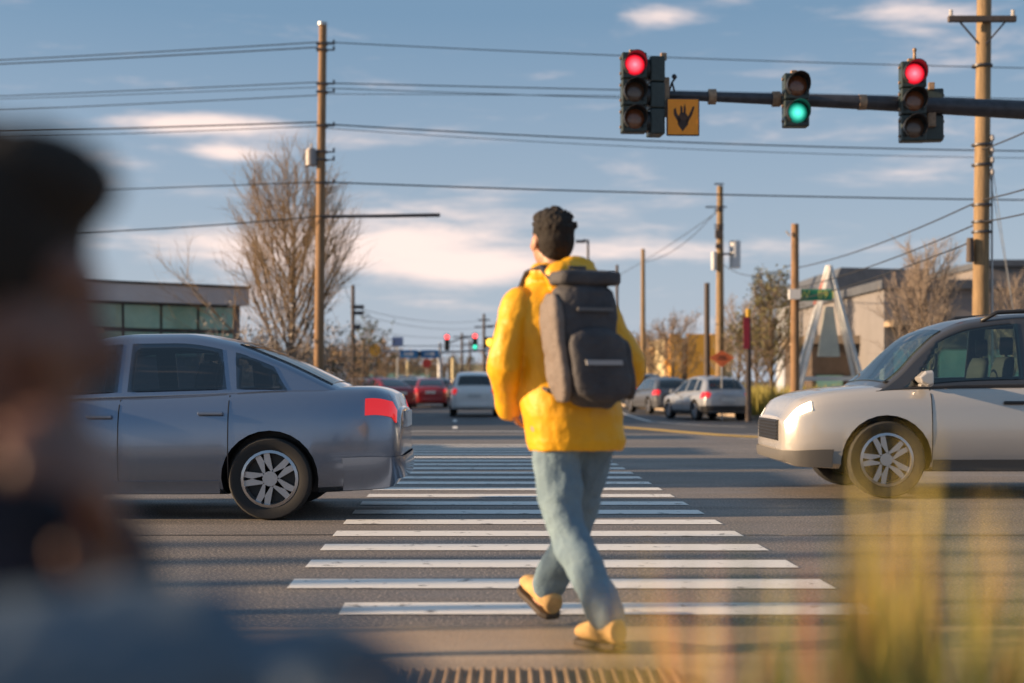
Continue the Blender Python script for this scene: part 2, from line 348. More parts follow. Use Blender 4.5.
# ------------------------------------------------------------------ cars
def make_car(P, paint, glass=None, tail=TAIL_OFF, head=HEAD_OFF, detail=True, trim=BLACK, roof_mat=None, lower=None):
    root = empty('car'); glass = glass or (GLASS if detail else GLASSD)
    st = P['body']; xs = [s_[0] for s_ in st]
    fb = pchip(xs, [s_[1] for s_ in st]); ft = pchip(xs, [s_[2] for s_ in st]); fw = pchip(xs, [s_[3] for s_ in st])
    x0, x1 = min(xs), max(xs)
    SEC = [(0, 0, 0), (.78, 0, 0), (.93, .0, .05), (.985, .18, .02), (1.0, .40, 0), (.995, .60, 0), (.985, .72, 0), (.965, .84, 0), (.925, .93, 0), (.86, .985, .0), (.6, 1.0, .012), (.3, 1.0, .02), (0, 1.0, .023)]
    def sec(x):
        b_, t_, w_ = fb(x), ft(x), fw(x); return [(w_ * a, b_ + (t_ - b_) * c + d) for a, c, d in SEC]
    n = 56 if detail else 26; X = []
    for i in range(n + 1): th = i / n; X.append(x0 + (x1 - x0) * (.5 - .5 * math.cos(math.pi * th)) * .6 + (x1 - x0) * th * .4)
    rings = []
    for x in X:
        h = sec(x); rings.append([(x, y, z) for y, z in h] + [(x, -y, z) for y, z in h[-2:0:-1]])
    for s_, idx in ((-1, 0), (1, -1)):      # rounded caps
        r0 = rings[idx]; cz = sum(p[2] for p in r0) / len(r0); 
        extra = [[(p[0] + s_ * e, p[1] * k, cz + (p[2] - cz) * k) for p in r0] for e, k in ((.02, .96), (.03, .86), (.035, .5))]
        if s_ < 0: rings = extra[::-1] + rings
        else: rings = rings + extra
    body = MB().loft(rings).build('body', [paint, BLACK], root, smooth='all')
    # wheel arches cut out of the body
    cut = MB(); WR = P['wr']
    for wx in P['wheels']:
        for sy in (1, -1):
            cut.cyl((wx, sy * (P['w'] - .30), WR), (wx, sy * (P['w'] + .3), WR), WR + .055, n=28, mi=1)
    co = cut.build('cut', [BLACK, BLACK]); md = body.modifiers.new('b', 'BOOLEAN'); md.operation = 'DIFFERENCE'; md.solver = 'EXACT'; md.object = co
    bpy.context.view_layer.update(); bake(body); bpy.data.objects.remove(co)
    body.data.polygons.foreach_set('use_smooth', [True] * len(body.data.polygons))
    try: body.data.set_sharp_from_angle(angle=R(40))
    except Exception: pass
    # greenhouse
    gs = P['green']; gx = [s_[0] for s_ in gs]; gt = pchip(gx, [s_[1] for s_ in gs]); gw = pchip(gx, [s_[2] for s_ in gs]); g0, g1 = min(gx), max(gx)
    tum = P['tumble']
    def gpt(x, v_): # side surface, v 0..1
        zb = ft(x) - .03; zt = max(gt(x) - .035, zb + .001); wb = gw(x); y = wb - tum * (zt - zb) * (v_ ** 1.15); return Vector((x, y, zb + (zt - zb) * v_))
    def gtop(x, s_): # s -1..1 across
        p = gpt(x, 1.); w_ = p.y - .015; return Vector((x, w_ * s_, max(gt(x), ft(x) - .02) + .03 * (1 - s_ * s_) - .03 * max(0, abs(s_) - .85) / .15))
    GX = sorted(set([g0 + (g1 - g0) * i / 44 for i in range(45)] + gx)); gr = []
    for x in GX:
        side = [gpt(x, a) for a in (0, .25, .5, .75, 1.)]; top = [gtop(x, a) for a in (1, .85, .5, 0, -.5, -.85, -1)]
        gr.append([tuple(p) for p in side] + [tuple(p) for p in top] + [(p.x, -p.y, p.z) for p in side[::-1]])
    if detail:
        nxg = 90; XS = [g0 + (g1 - g0) * i / nxg for i in range(nxg + 1)]; VS = [j / 12 for j in range(13)]; TS = [1 - j / 24 for j in range(1, 48)] ; gv = []
        for x in XS:
            side = [gpt(x, a) for a in VS]; gv += [tuple(p) for p in side] + [tuple(gtop(x, .999 if False else a - 0)) for a in [1 - 2 * j / 24 for j in range(1, 24)]] + [(p.x, -p.y, p.z) for p in side[::-1]]
        kk = 13 + 23 + 13; gf = []
        for i in range(nxg):
            xc = (XS[i] + XS[i + 1]) / 2
            for j in range(kk - 1):
                cut_ = False
                if j < 12 or j >= kk - 13:
                    v_ = (j + .5) / 12 if j < 12 else (kk - 2 - j + .5) / 12
                    for (xa, xb, sa, sb) in P['side']:
                        lo = xb + sb * v_ + .035; hi = xa + sa * v_ - .035; zb = ft(xc) - .03; hh = max(gt(xc) - .035 - zb, .05)
                        if lo < xc < hi and .17 < v_ < min(.89, 1 - .06 / hh): cut_ = True
                else:
                    s_ = 1 - 2 * (j - 12 + .5) / 24
                    for (xa, xb) in (P['screen'], P['rear']):
                        if min(xa, xb) + .03 < xc < max(xa, xb) - .03 and abs(s_) < .80: cut_ = True
                if not cut_: a_ = i * kk + j; gf.append((a_, a_ + 1, a_ + 1 + kk, a_ + kk))
        gm_ = MB().add(gv, gf).build('roof', [roof_mat or paint], root, smooth='all'); so_ = gm_.modifiers.new('s', 'SOLIDIFY'); so_.thickness = .02; so_.offset = -1
        zi = ft(0) + .028; MB().prism([(g0 + .12, -gw(g0) + .08), (g1 - .1, -gw(g1) + .08), (g1 - .1, gw(g1) - .08), (g0 + .12, gw(g0) - .08)], 'z', zi - .004, zi + .006).build('cabin_floor', BLACK, root)
        for sx_, hs in ((.18, 1), (-.75, .9)):
            for sy in (.36, -.36):
                st2 = MB(); zt_ = gt(sx_ - .2) - .16
                st2.loft([[(sx_ + dx_ - lean_, sy + w_ * math.cos(a_ * math.pi / 6) * .24, z_ + 0 * a_) if False else (sx_ - lean_ + .07 * math.cos(a_ * math.pi / 6), sy + w_ * math.sin(a_ * math.pi / 6), z_) for a_ in range(12)] for z_, w_, lean_ in ((zi, .25, 0), (zi + .12, .25, .02), (zi + .20, .21, .04), (zi + .24, .12, .05))])
                st2.loft([[(sx_ - .06 + .05 * math.cos(a_ * math.pi / 6), sy + w_ * math.sin(a_ * math.pi / 6), z_) for a_ in range(12)] for z_, w_ in ((zi + .26, .08), (zi + .29, .125), (min(zi + .40, zt_ + .04), .125), (min(zi + .43, zt_ + .06), .08))])
                st2.cyl((sx_ - .06, sy, zi + .2), (sx_ - .06, sy, zi + .3), .015, n=6).build('seat', SEATM, root, smooth='all')
        wh = MB(); wq = Vector((P['screen'][0] - .52, .36, zi + .10)); ns = 20
        wh.tube([wq + Vector((-.06 * math.sin(2 * math.pi * i / ns), .17 * math.cos(2 * math.pi * i / ns), .16 * math.sin(2 * math.pi * i / ns))) for i in range(ns + 1)], .014, 6).build('steering_wheel', BLACK, root, smooth='all')
    else: MB().loft(gr).build('roof', [roof_mat or paint], root, smooth='all')
    def patch(name, fn, nu, nv, mat, off=.007, parent=root, smooth='all', th=.0):
        b = MB(); vs = []
        for i in range(nu + 1):
            for j in range(nv + 1):
                uu, vv = i / nu, j / nv; e = .01
                p = fn(uu, vv); du = fn(min(uu + e, 1), vv) - fn(max(uu - e, 0), vv); dv = fn(uu, min(vv + e, 1)) - fn(uu, max(vv - e, 0))
                nn = du.cross(dv); nn = nn.normalized() if nn.length > 1e-9 else Vector((0, 0, 1))
                c = p - Vector((0, 0, .7))
                if nn.dot(Vector((p.x * .25, p.y, c.z))) < 0: nn = -nn
                vs.append((p, nn))
        k = nv + 1
        b.add([p + nn * off for p, nn in vs] + [p - nn * .01 for p, nn in vs], [(i * k + j, i * k + j + 1, (i + 1) * k + j + 1, (i + 1) * k + j) for i in range(nu) for j in range(nv)])
        N_ = len(vs); edge = [j for j in range(nv + 1)] + [i * k + nv for i in range(1, nu + 1)] + [nu * k + j for j in range(nv - 1, -1, -1)] + [i * k for i in range(nu - 1, 0, -1)]
        b.f += [(edge[i], edge[(i + 1) % len(edge)], edge[(i + 1) % len(edge)] + N_, edge[i] + N_) for i in range(len(edge))]; b.m += [0] * len(edge)
        return b.build(name, mat, parent, smooth=True)
    a, b2 = P['screen']; patch('windscreen', lambda uu, vv: gtop(a + (b2 - a) * uu, -.86 + 1.72 * vv), 10, 8, glass)
    a2, b3 = P['rear']; patch('rear_window', lambda uu, vv: gtop(a2 + (b3 - a2) * uu, -.82 + 1.64 * vv), 10, 8, glass)
    for (xa, xb, sa, sb) in P['side']:     # base x range, lean of each end
        for sy in (1, -1):
            def sw(uu, vv, sy=sy, xa=xa, xb=xb, sa=sa, sb=sb):
                v_ = .13 + .80 * vv; x = (xa + sa * vv) * (1 - uu) + (xb + sb * vv) * uu
                zb = ft(x) - .03; zt = gt(x) - .035; hh = max(zt - zb, .05); v_ = min(v_, 1 - .03 / hh) if hh > .08 else .3
                v_ = max(v_, .1); q = gpt(x, v_); return Vector((q.x, q.y * sy, q.z))
            patch('side_window', sw, 10, 6, glass, .006)
    def bpt(x, f, sy): # body side point at height fraction f
        h = sec(x); zs = [z for y, z in h[2:10]]; ys = [y for y, z in h[2:10]]; z = fb(x) + (ft(x) - fb(x)) * f
        return Vector((x, sy * float(np.interp(z, zs, ys)), z))
    for kind, mat, spec in (('headlight', head, P['headlamp']), ('tail_light', tail, P['taillamp'])):
        xa, xb, fa, fbb = spec
        for sy in (1, -1):
            patch(kind, lambda uu, vv, sy=sy: bpt(xa + (xb - xa) * uu, fa + (fbb - fa) * vv + (fbb - fa) * .25 * (1 - uu), sy), 8, 5, mat, .012)
    # number plate, grille, bumpers
    rx = x0 - .045; fx = x1 + .045; zr = P['platez']
    MB().box((rx, 0, zr), (.02, .5, .13)).build('number_plate', PLATE, root)
    gb = MB(); gz = P['grillez']; gwid = fw(x1) * 1.45
    for i in range(6): gb.box((fx - .002, 0, gz - .08 + i * .032), (.016, gwid * (1 - .04 * abs(i - 2.5)), .016))
    gb.box((fx - .012, 0, gz), (.016, gwid, .2)); gb.build('grille', trim, root, bevel=.006)
    lm = lower or paint
    for nm_, xe, sg_, f0, f1 in (('rear_bumper', x0, -1, .02, .34), ('front_bumper', x1, 1, .02, .26)):
        ln_ = [Vector(( xe - sg_ * d_, 0, 0)) for d_ in (.42, .32, .22, .14, .08, .04, .0)]
        def row(f):
            L_ = [bpt(p.x, f, 1) for p in ln_]; e_ = L_[-1]
            L_ += [Vector((xe + sg_ * q_, e_.y * k_, e_.z)) for q_, k_ in ((.026, .93), (.042, .7), (.046, .35), (.046, 0))]
            return [p + Vector((sg_ * .008, .012 if p.y > .3 else 0, 0)) for p in L_] + [Vector((p.x + sg_ * .008, -p.y - (.012 if p.y > .3 else 0), p.z)) for p in L_[-2::-1]]
        A_, B_ = row(f0), row(f1); n_ = len(A_); M_ = [a_.lerp(b_, .5) + Vector((sg_ * .012, 0, 0)) for a_, b_ in zip(A_, B_)]
        MB().add(A_ + M_ + B_, [(i, i + 1, n_ + i + 1, n_ + i) for i in range(n_ - 1)] + [(n_ + i, n_ + i + 1, 2 * n_ + i + 1, 2 * n_ + i) for i in range(n_ - 1)]).build(nm_, lm, root, smooth='all')
    if detail:
        for sy in (1, -1):
            patch('sill_trim', lambda uu, vv, sy=sy: bpt(P['wheels'][1] + WR + .07 + (P['wheels'][0] - P['wheels'][1] - 2 * WR - .14) * uu, .02 + .13 * vv, sy), 10, 2, lm, .006)
            for xd in P['doors']: patch('door_gap', lambda uu, vv, sy=sy, xd=xd: bpt(xd + .008 * uu, .12 + .84 * vv, sy), 1, 14, BLACK, .004)
            for xd in P['handles']:
                q = bpt(xd, .80, sy); MB().box((q.x, q.y + sy * .018, q.z), (.2, .03, .03)).build('door_handle', trim if lower else paint, root, bevel=.008)
    for sy in (1, -1):
        q = gpt(P['mirror'], .12); MB().loft([[(q.x + a_ * .09 + .03 * abs(b_) * (a_ > 0) * -1, sy * (q.y + yy_), q.z + .06 + b_ * hh_) for a_, b_ in ((-.6, -.8), (.2, -1), (.8, -.5), (.9, .2), (.5, .9), (-.6, 1))] for yy_, hh_ in ((.03, .045), (.09, .075), (.2, .08), (.235, .06))]).box((q.x, sy * (q.y + .02), q.z + .0), (.06, .12, .03)).build('side_mirror', paint, root, bevel=.012)
    wmesh = None
    for wx in P['wheels']:
        for sy in (1, -1):
            wy = sy * (P['w'] - .12); tw = .11
            prof = [(WR * .68, -tw * .8), (WR * .8, -tw), (WR * .95, -tw), (WR, -tw * .7), (WR, tw * .7), (WR * .95, tw), (WR * .8, tw), (WR * .68, tw * .8), (WR * .66, 0)]
            nn = 30; ty = MB(); rings = [[(wx + r * math.cos(2 * math.pi * j / nn), wy + o_, WR + r * math.sin(2 * math.pi * j / nn)) for j in range(nn)] for r, o_ in prof]
            rings.append(rings[0]); ty.loft(rings, caps=False); tyre = ty.build('wheel', RUBBER, root, smooth=True)
            rm = MB(); yo = wy + sy * tw * .55
            rm.cyl((wx, wy - sy * .02, WR), (wx, wy + sy * .0, WR), WR * .66, n=24, mi=1)
            rg = [[(wx + r * math.cos(2 * math.pi * j / 24), wy + sy * o_, WR + r * math.sin(2 * math.pi * j / 24)) for j in range(24)] for r, o_ in ((WR * .70, tw * .82), (WR * .63, tw * .9), (WR * .60, tw * .2))]
            rm.loft(rg, caps=False)
            for j in range(10):
                an = j * 2 * math.pi / 10 + .3 + (.13 if j % 2 else -.13); d = Vector((math.cos(an), 0, math.sin(an))); s2 = Vector((-math.sin(an), 0, math.cos(an)))
                p0 = Vector((wx, yo, WR)); rm.add([p0 + s2 * .035, p0 - s2 * .035, p0 + d * WR * .62 - s2 * .022, p0 + d * WR * .62 + s2 * .022,
                    p0 + s2 * .035 - Vector((0, sy * .03, 0)), p0 - s2 * .035 - Vector((0, sy * .03, 0)), p0 + d * WR * .62 - s2 * .022 - Vector((0, sy * .03, 0)), p0 + d * WR * .62 + s2 * .022 - Vector((0, sy * .03, 0))],
                    [(0, 1, 2, 3), (0, 4, 5, 1), (1, 5, 6, 2), (3, 2, 6, 7), (0, 3, 7, 4)])
            rm.cyl((wx, yo - sy * .03, WR), (wx, yo + sy * .012, WR), .06, n=14)
            rm.build('rim', [RIM, BLACK], tyre, smooth=True)
    return root
SEDAN = dict(w=.91, wr=.325, wheels=(1.40, -1.38), tumble=.42,
    body=[(-2.36, .30, .86, .66), (-2.32, .24, .97, .76), (-2.1, .22, 1.03, .84), (-1.6, .2, 1.03, .89), (-.6, .19, .985, .91), (.4, .19, .955, .91), (1.0, .19, .93, .905), (1.5, .2, .875, .89), (1.95, .22, .79, .85), (2.22, .22, .70, .76), (2.34, .27, .60, .62)],
    green=[(1.12, .90, .80), (.85, 1.05, .80), (.5, 1.25, .80), (.2, 1.385, .80), (-.2, 1.455, .80), (-.6, 1.46, .79), (-1.0, 1.40, .78), (-1.4, 1.26, .77), (-1.75, 1.10, .76), (-1.95, 1.00, .75)],
    screen=(1.02, .22), rear=(-1.08, -1.84), side=[(.92, -.16, -.35, 0), (-.24, -1.02, 0, .06), (-1.1, -1.5, .03, .12)],
    headlamp=(1.98, 2.33, .62, .9), taillamp=(-2.35, -2.0, .66, .9), platez=.78, grillez=.50, doors=(.78, -.2, -1.06), handles=(-.05, -.92), mirror=.72)
SUV = dict(w=.94, wr=.36, wheels=(1.42, -1.38), tumble=.30,
    body=[(-2.32, .36, .95, .70), (-2.27, .30, 1.08, .82), (-2.05, .27, 1.10, .88), (-1.4, .25, 1.09, .93), (-.5, .24, 1.06, .94), (.5, .24, 1.04, .94), (1.05, .24, 1.03, .93), (1.5, .25, .99, .92), (1.95, .27, .93, .88), (2.2, .28, .84, .80), (2.32, .33, .70, .66)],
    green=[(1.18, .99, .83), (.9, 1.16, .83), (.62, 1.36, .83), (.35, 1.52, .83), (0, 1.63, .83), (-.6, 1.67, .83), (-1.2, 1.65, .82), (-1.7, 1.58, .81), (-1.85, 1.53, .81), (-2.02, 1.32, .80), (-2.16, 1.08, .80)],
    screen=(1.08, .36), rear=(-1.87, -2.12), side=[(.98, -.12, -.38, 0), (-.2, -1.0, 0, .03), (-1.08, -1.72, .0, .14)],
    headlamp=(1.88, 2.31, .66, .90), taillamp=(-2.31, -2.0, .68, .94), platez=.80, grillez=.62, doors=(.80, -.16, -1.04), handles=(0, -.88), mirror=.78)
HATCH = dict(SUV, w=.91, wr=.34, wheels=(1.33, -1.33), tumble=.40,
    body=[(-2.18, .34, .88, .66), (-2.13, .28, .99, .78), (-1.9, .25, 1.0, .85), (-1.3, .23, .98, .90), (-.5, .22, .95, .91), (.5, .22, .93, .91), (1.05, .22, .92, .90), (1.5, .23, .87, .89), (1.9, .24, .80, .84), (2.08, .26, .72, .76), (2.18, .3, .60, .62)],
    green=[(1.15, .88, .80), (.85, 1.06, .80), (.5, 1.27, .80), (.2, 1.40, .80), (-.2, 1.48, .80), (-.7, 1.50, .79), (-1.2, 1.46, .78), (-1.6, 1.38, .77), (-1.8, 1.28, .77), (-1.95, 1.12, .76), (-2.04, .98, .76)],
    screen=(1.05, .2), rear=(-1.62, -2.0), side=[(.92, -.14, -.38, 0), (-.22, -.98, 0, .03), (-1.06, -1.55, .0, .12)],
    headlamp=(1.78, 2.17, .64, .90), taillamp=(-2.17, -1.82, .68, .94), platez=.72, grillez=.55, doors=(.78, -.18, -1.02), handles=(-.02, -.88), mirror=.72)
def car_paint(name, c, metal=.5, rough=.32): return pm(name, c, rough, metal, coat=.7)
SILVER = car_paint('silver_car_paint', (.42, .43, .45)); WHITE = car_paint('white_car_paint', (.74, .74, .74), 0., .3)
GREYP = car_paint('grey_car_paint', (.13, .135, .15)); BLUEG = car_paint('blue_grey_car_paint', (.20, .245, .33), .75, .2)
REDP = car_paint('red_car_paint', (.28, .015, .02), .2); DARKP = car_paint('dark_car_paint', (.025, .03, .035), .3); CREAM = car_paint('pearl_car_paint', (.50, .47, .44), .3, .22)
def place(o, x, y, heading, label, cat='car', name=None, group=None):
    # heading: degrees left of straight away (+Y)
    o.location = (x, y, zg(y)); o.rotation_euler = (0, 0, R(90 + heading)); 
    o.name = name or 'car'; return tag(o, label, cat, group)
c = make_car(dict(SEDAN, taillamp=(-2.35, -2.12, .74, .90)), BLUEG, tail=TAIL_ON)
place(c, -3.28, 11.85, 90, 'blue grey saloon car crossing at the left, red tail light towards the crosswalk', name='saloon_car')
BOXY = dict(SUV, body=[(-2.32, .36, .95, .72), (-2.27, .30, 1.06, .84), (-2.05, .27, 1.08, .90), (-1.4, .25, 1.08, .94), (-.5, .24, 1.06, .94), (.5, .24, 1.05, .94), (1.3, .24, 1.04, .93), (1.6, .25, 1.02, .92), (1.95, .27, .98, .89), (2.2, .28, .90, .82), (2.32, .33, .74, .70)],
    green=[(1.50, 1.0, .83), (1.28, 1.16, .83), (1.08, 1.36, .83), (.86, 1.54, .83), (.55, 1.66, .83), (0, 1.72, .83), (-.6, 1.73, .83), (-1.2, 1.72, .82), (-1.75, 1.67, .81), (-1.95, 1.60, .81), (-2.08, 1.36, .80), (-2.18, 1.08, .80)],
    screen=(1.40, .82), rear=(-1.97, -2.16), side=[(1.25, .12, -.34, 0), (.04, -.92, 0, .03), (-1.0, -1.78, .0, .1)], doors=(1.0, .08, -.96), handles=(.24, -.8), mirror=1.08, headlamp=(2.10, 2.325, .78, .90))
c = make_car(BOXY, CREAM, glass=GLASSG, head=HEAD_ON, roof_mat=car_paint('dark_roof_paint', (.05, .05, .055), .2), lower=pm('lower_cladding', (.10, .095, .09), .6))
place(c, 4.9, 13.9, 90, 'pale sport utility car with dark roof and lit headlight, nearest at the right', name='sport_utility_car')
# rails on that car's roof
rr = MB()
for sy in (1, -1):
    pts = [(.45, sy * .62, 1.66), (.3, sy * .62, 1.74), (-.6, sy * .62, 1.79), (-1.5, sy * .60, 1.76), (-1.68, sy * .60, 1.68)]
    MB().tube(pts, .02, 8).build('roof_rail', BLACK, c, smooth='all')
A = make_car(HATCH, SILVER, tail=TAIL_ON, lower=BLACK, detail=True)
place(A, 6.75, 49.0, 13, 'silver hatchback queued beside the planted verge, last of the right hand lane', name='hatchback_car')
SUVW = make_car(SUV, WHITE, tail=TAIL_ON, lower=None)
place(SUVW, -1.45, 54.5, 1.2, 'white sport utility car driving away left of the walking man', name='sport_utility_car')
G = make_car(HATCH, GREYP, tail=TAIL_ON, detail=False)
place(G, 6.15, 58.5, 11, 'dark grey hatchback second in the queue, ahead of the silver one', name='hatchback_car')
D = make_car(SUV, DARKP, tail=TAIL_ON, detail=False)
place(D, 6.15, 68, 8, 'black sport utility car third in the queue, partly behind the walking man', name='sport_utility_car')
RS = make_car(SEDAN, REDP, tail=TAIL_ON, detail=False)
place(RS, (430 - 512) / F * 72, 72, 4, 'red saloon car braking ahead and left of the white one', name='saloon_car')
SS = make_car(SEDAN, SILVER, tail=TAIL_ON, head=HEAD_ON, detail=False)
place(SS, (354 - 512) / F * 76, 76, 70, 'silver saloon car parked side on under the trees at the left', name='saloon_car')
def recopy(src, px, Y, hd, label, name):
    c_ = copy_tree(src); place(c_, (px - 512) / F * Y, Y, hd, label, name=name); return c_
bpy.context.view_layer.update()
recopy(RS, 392, 88, 6, 'small red saloon car between the parked silver one and the red braking one', 'saloon_car')
recopy(D, 407, 100, 5, 'distant black car whose tail lamps glow between two red cars', 'sport_utility_car')
oc = recopy(SS, 409, 82, 184, 'oncoming silver car with bright headlamps beside the red saloon', 'saloon_car')
recopy(G, 440, 110, 3, 'distant grey hatchback left of the white sport utility car', 'hatchback_car')
recopy(SUVW, 418, 130, 4, 'farthest white car under the blue gantry signs', 'sport_utility_car')
recopy(D, 375, 118, 8, 'far black car under the trees left of the gantry', 'sport_utility_car')
recopy(RS, 447, 140, 3, 'farthest red car beyond the signal mast', 'saloon_car')
recopy(G, 398, 150, 5, 'far grey hatchback in the distant traffic below the blue box sign', 'hatchback_car')

recopy(RS, 380, 66, 30, 'red saloon car turning out of the car park at the left', 'saloon_car')
recopy(G, 462, 96, 2, 'grey hatchback hidden in part behind the white sport utility car', 'hatchback_car')
# queue and posts added beyond the left edge to cast long street shadows
tr = empty('shadow_box_truck', (-14.5, 17.3, 0), 0, 'unseen white box truck added at the left to shade the street', 'truck')
MB().box((.9, 0, 2.15), (6.4, 2.4, 2.9)).build('cargo_box', WHITE, tr, bevel=.03)
MB().prism([(-4.6, .5), (-2.35, .5), (-2.35, 2.5), (-3.3, 2.55), (-4.1, 1.6), (-4.6, 1.4)], 'y', -1.1, 1.1).build('cab', WHITE, tr, bevel=.05)
MB().box((.2, 0, .6), (8.2, .9, .2)).build('chassis', BLACK, tr)
for wx in (-3.4, 2.4):
    for sy in (1, -1): MB().cyl((wx, sy * .8, .48), (wx, sy * 1.12, .48), .48, n=24).build('wheel', RUBBER, tr, smooth=True)
place(copy_tree(SUVW), -9.2, 22.8, 90, 'white sport utility car added behind the box truck for its shadow', name='sport_utility_car')
place(copy_tree(SUVW), -15.0, 24.2, 90, 'unseen white sport utility car added at the far side of the cross street for its shadow', name='sport_utility_car')
for y_, x_, lb in ((14.4, -15.2, 'unseen third white box truck added behind the blue grey saloon to cast shade'), (20.6, -15.4, 'unseen fourth white box truck added in the middle of the queue to cast shade')):
    tr3 = copy_tree(tr); tr3.location = (x_, y_, 0); tr3['label'] = lb
for x_, y_, h_, r_, lb in ((-9.5, 5.95, 5.0, .09, 'grey steel corner post added left of the view to cast shade'), (-20, 6.0, 8.0, .12, 'plain grey steel post added left of the view to cast shade'), (-7.5, 5.0, 2.8, .06, 'short steel post added left of the view to cast shade'), (-31.0, 6.0, 9.5, .16, 'tall steel post added far left of the view to cast shade'), (-12.0, 5.2, 4.2, .05, 'thin steel post added left of the view to cast shade'), (-41.0, 6.05, 12, .16, 'tallest steel post added far left of the view to cast shade')):
    q_ = empty('shadow_steel_post', (x_, y_, 0), 0, lb, 'post'); MB().cyl((0, 0, 0), (0, 0, h_), r_, r_ * .8, n=12).cyl((0, 0, 0), (0, 0, .1), r_ * 2, n=12).build('post', DARKST, q_)  # posts added out of view to lay thin shadows on the road
tr2 = copy_tree(tr); tr2.location = (-14.8, 27.0, zg(27)); tr2['label'] = 'unseen second white box truck added in the far lane to cast shade'

# ------------------------------------------------------------------ traffic signals
def lit_lens(name, base, rim_c, core_c, srim, score):
    m = pm(name, base, .3, emit=rim_c, estr=1.); t = m.node_tree; b = t.nodes['Principled BSDF']; nd = t.nodes.new; L = t.links.new
    tc_ = nd('ShaderNodeTexCoord'); vm = nd('ShaderNodeVectorMath'); vm.operation = 'DISTANCE'; L(tc_.outputs['Generated'], vm.inputs[0]); vm.inputs[1].default_value = (.5, 0, .5)
    r = nd('ShaderNodeMapRange'); r.inputs['From Min'].default_value = .02; r.inputs['From Max'].default_value = .52; r.inputs['To Min'].default_value = 1; r.inputs['To Max'].default_value = 0; L(vm.outputs['Value'], r.inputs['Value'])
    vo = nd('ShaderNodeTexVoronoi'); vo.inputs['Scale'].default_value = 13; vo.inputs['Randomness'].default_value = .15; L(tc_.outputs['Generated'], vo.inputs['Vector'])
    v2 = nd('ShaderNodeMapRange'); v2.inputs['From Max'].default_value = .6; v2.inputs['To Min'].default_value = 1.1; v2.inputs['To Max'].default_value = .65; L(vo.outputs['Distance'], v2.inputs['Value'])
    mx = nd('ShaderNodeMix'); mx.data_type = 'RGBA'; L(r.outputs[0], mx.inputs[0]); mx.inputs[6].default_value = (*rim_c, 1); mx.inputs[7].default_value = (*core_c, 1); L(mx.outputs[2], b.inputs['Emission Color'])
    s1 = nd('ShaderNodeMapRange'); s1.inputs['To Min'].default_value = srim; s1.inputs['To Max'].default_value = score; L(r.outputs[0], s1.inputs['Value'])
    mu = nd('ShaderNodeMath'); mu.operation = 'MULTIPLY'; L(s1.outputs[0], mu.inputs[0]); L(v2.outputs[0], mu.inputs[1]); L(mu.outputs[0], b.inputs['Emission Strength']); return m
LR = lit_lens('lit_red_lens', (.5, .01, .02), (1, .008, .03), (1, .10, .13), .5, 2.6); LG = lit_lens('lit_green_lens', (.02, .3, .22), (.01, .45, .30), (.12, 1, .75), .15, 1.3)
LA = pm('unlit_amber_lens', (.20, .07, .03), .25, var=.3, vscale=20, coat=.6); LB = pm('unlit_dark_lens', (.10, .055, .035), .25, coat=.6); LRD = pm('dim_red_lens', (.30, .03, .03), .3, emit=(1, .03, .03), estr=.03)
RUST = pm('weathered_bracket', (.30, .20, .13), .6, .2, var=.5, vscale=15)
def signal(name, loc, rz, lenses, label, group=None, plate=True, s=1.):
    n = len(lenses); h = .355 * s; t_ = empty(name, loc, rz, label, 'traffic light', group)
    H = n * h
    hb = MB()
    for i in range(n): hb.box((0, .09 * s, H / 2 - h * (i + .5)), (.33 * s, .20 * s, h * .975))
    hb.build('housing', SIGBODY, t_, bevel=.018 * s)
    for i, m in enumerate(lenses):
        z = H / 2 - h * (i + .5)
        le = MB().sphere((0, -.012 * s, z), (.135 * s, .03 * s, .135 * s), 20, 8).build('lens', m, t_, smooth='all')
        # tunnel visor, open below
        vi = MB(); ns = 18; outer = []; inner = []
        for j in range(ns + 1):
            an = R(-50) + R(280) * j / ns
            dp = .24 * s * (.55 + .45 * max(0, math.sin(an)))
            for r_, L_ in ((.155 * s, outer), (.146 * s, inner)):
                L_.append(((r_ * math.cos(an), -.01, z + r_ * math.sin(an)), (r_ * math.cos(an), -dp, z + r_ * math.sin(an))))
        vs = []; fs = []
        for j in range(ns + 1): vs += [outer[j][0], outer[j][1], inner[j][1], inner[j][0]]
        for j in range(ns):
            a_ = j * 4
            for q in range(3): fs.append((a_ + q, a_ + q + 1, a_ + q + 5, a_ + q + 4))
        vi.add(vs, fs); vi.build('visor', BLACK, t_, smooth=True)
        MB().cyl((-.17 * s, .06 * s, z + .1 * s), (-.19 * s, .06 * s, z + .1 * s), .02 * s, n=8).cyl((-.17 * s, .06 * s, z - .1 * s), (-.19 * s, .06 * s, z - .1 * s), .02 * s, n=8).build('hinge', RUST, t_)
    MB().box((0, .2 * s, H / 2 + .02 * s), (.08 * s, .08 * s, .1 * s)).box((0, .23 * s, 0), (.1 * s, .09 * s, H * .5)).build('bracket', RUST, t_, bevel=.008)
    return t_
YM = 18.5
BRONZE = pm('bronze_signal_paint', (.16, .11, .07), .45, .3, var=.6, vscale=14)
arm = empty('signal_mast', (at(1120, YM + .3).x, YM + .35, 0), 0, 'dark tapered steel mast arm carrying the overhead signals from the right', 'signal mast')
ox, oy = arm.location.x, arm.location.y
pts = [at(px, YM + .32, py) - Vector((ox, oy, 0)) for px, py in ((664, 95), (760, 98.5), (880, 103), (1024, 110), (1119, 117))]
MB().tube(pts, [.058, .075, .10, .125, .14], 18).build('arm', DARKST, arm, smooth=True)
MB().cyl((0, 0, .12), (0, 0, 5.9), .17, .12, 20).sphere((0, 0, 5.9), (.13, .13, .07)).build('post', DARKST, arm, smooth=True)
MB().box((0, 0, .07), (.5, .5, .14)).build('base', CONC, arm, bevel=.02)
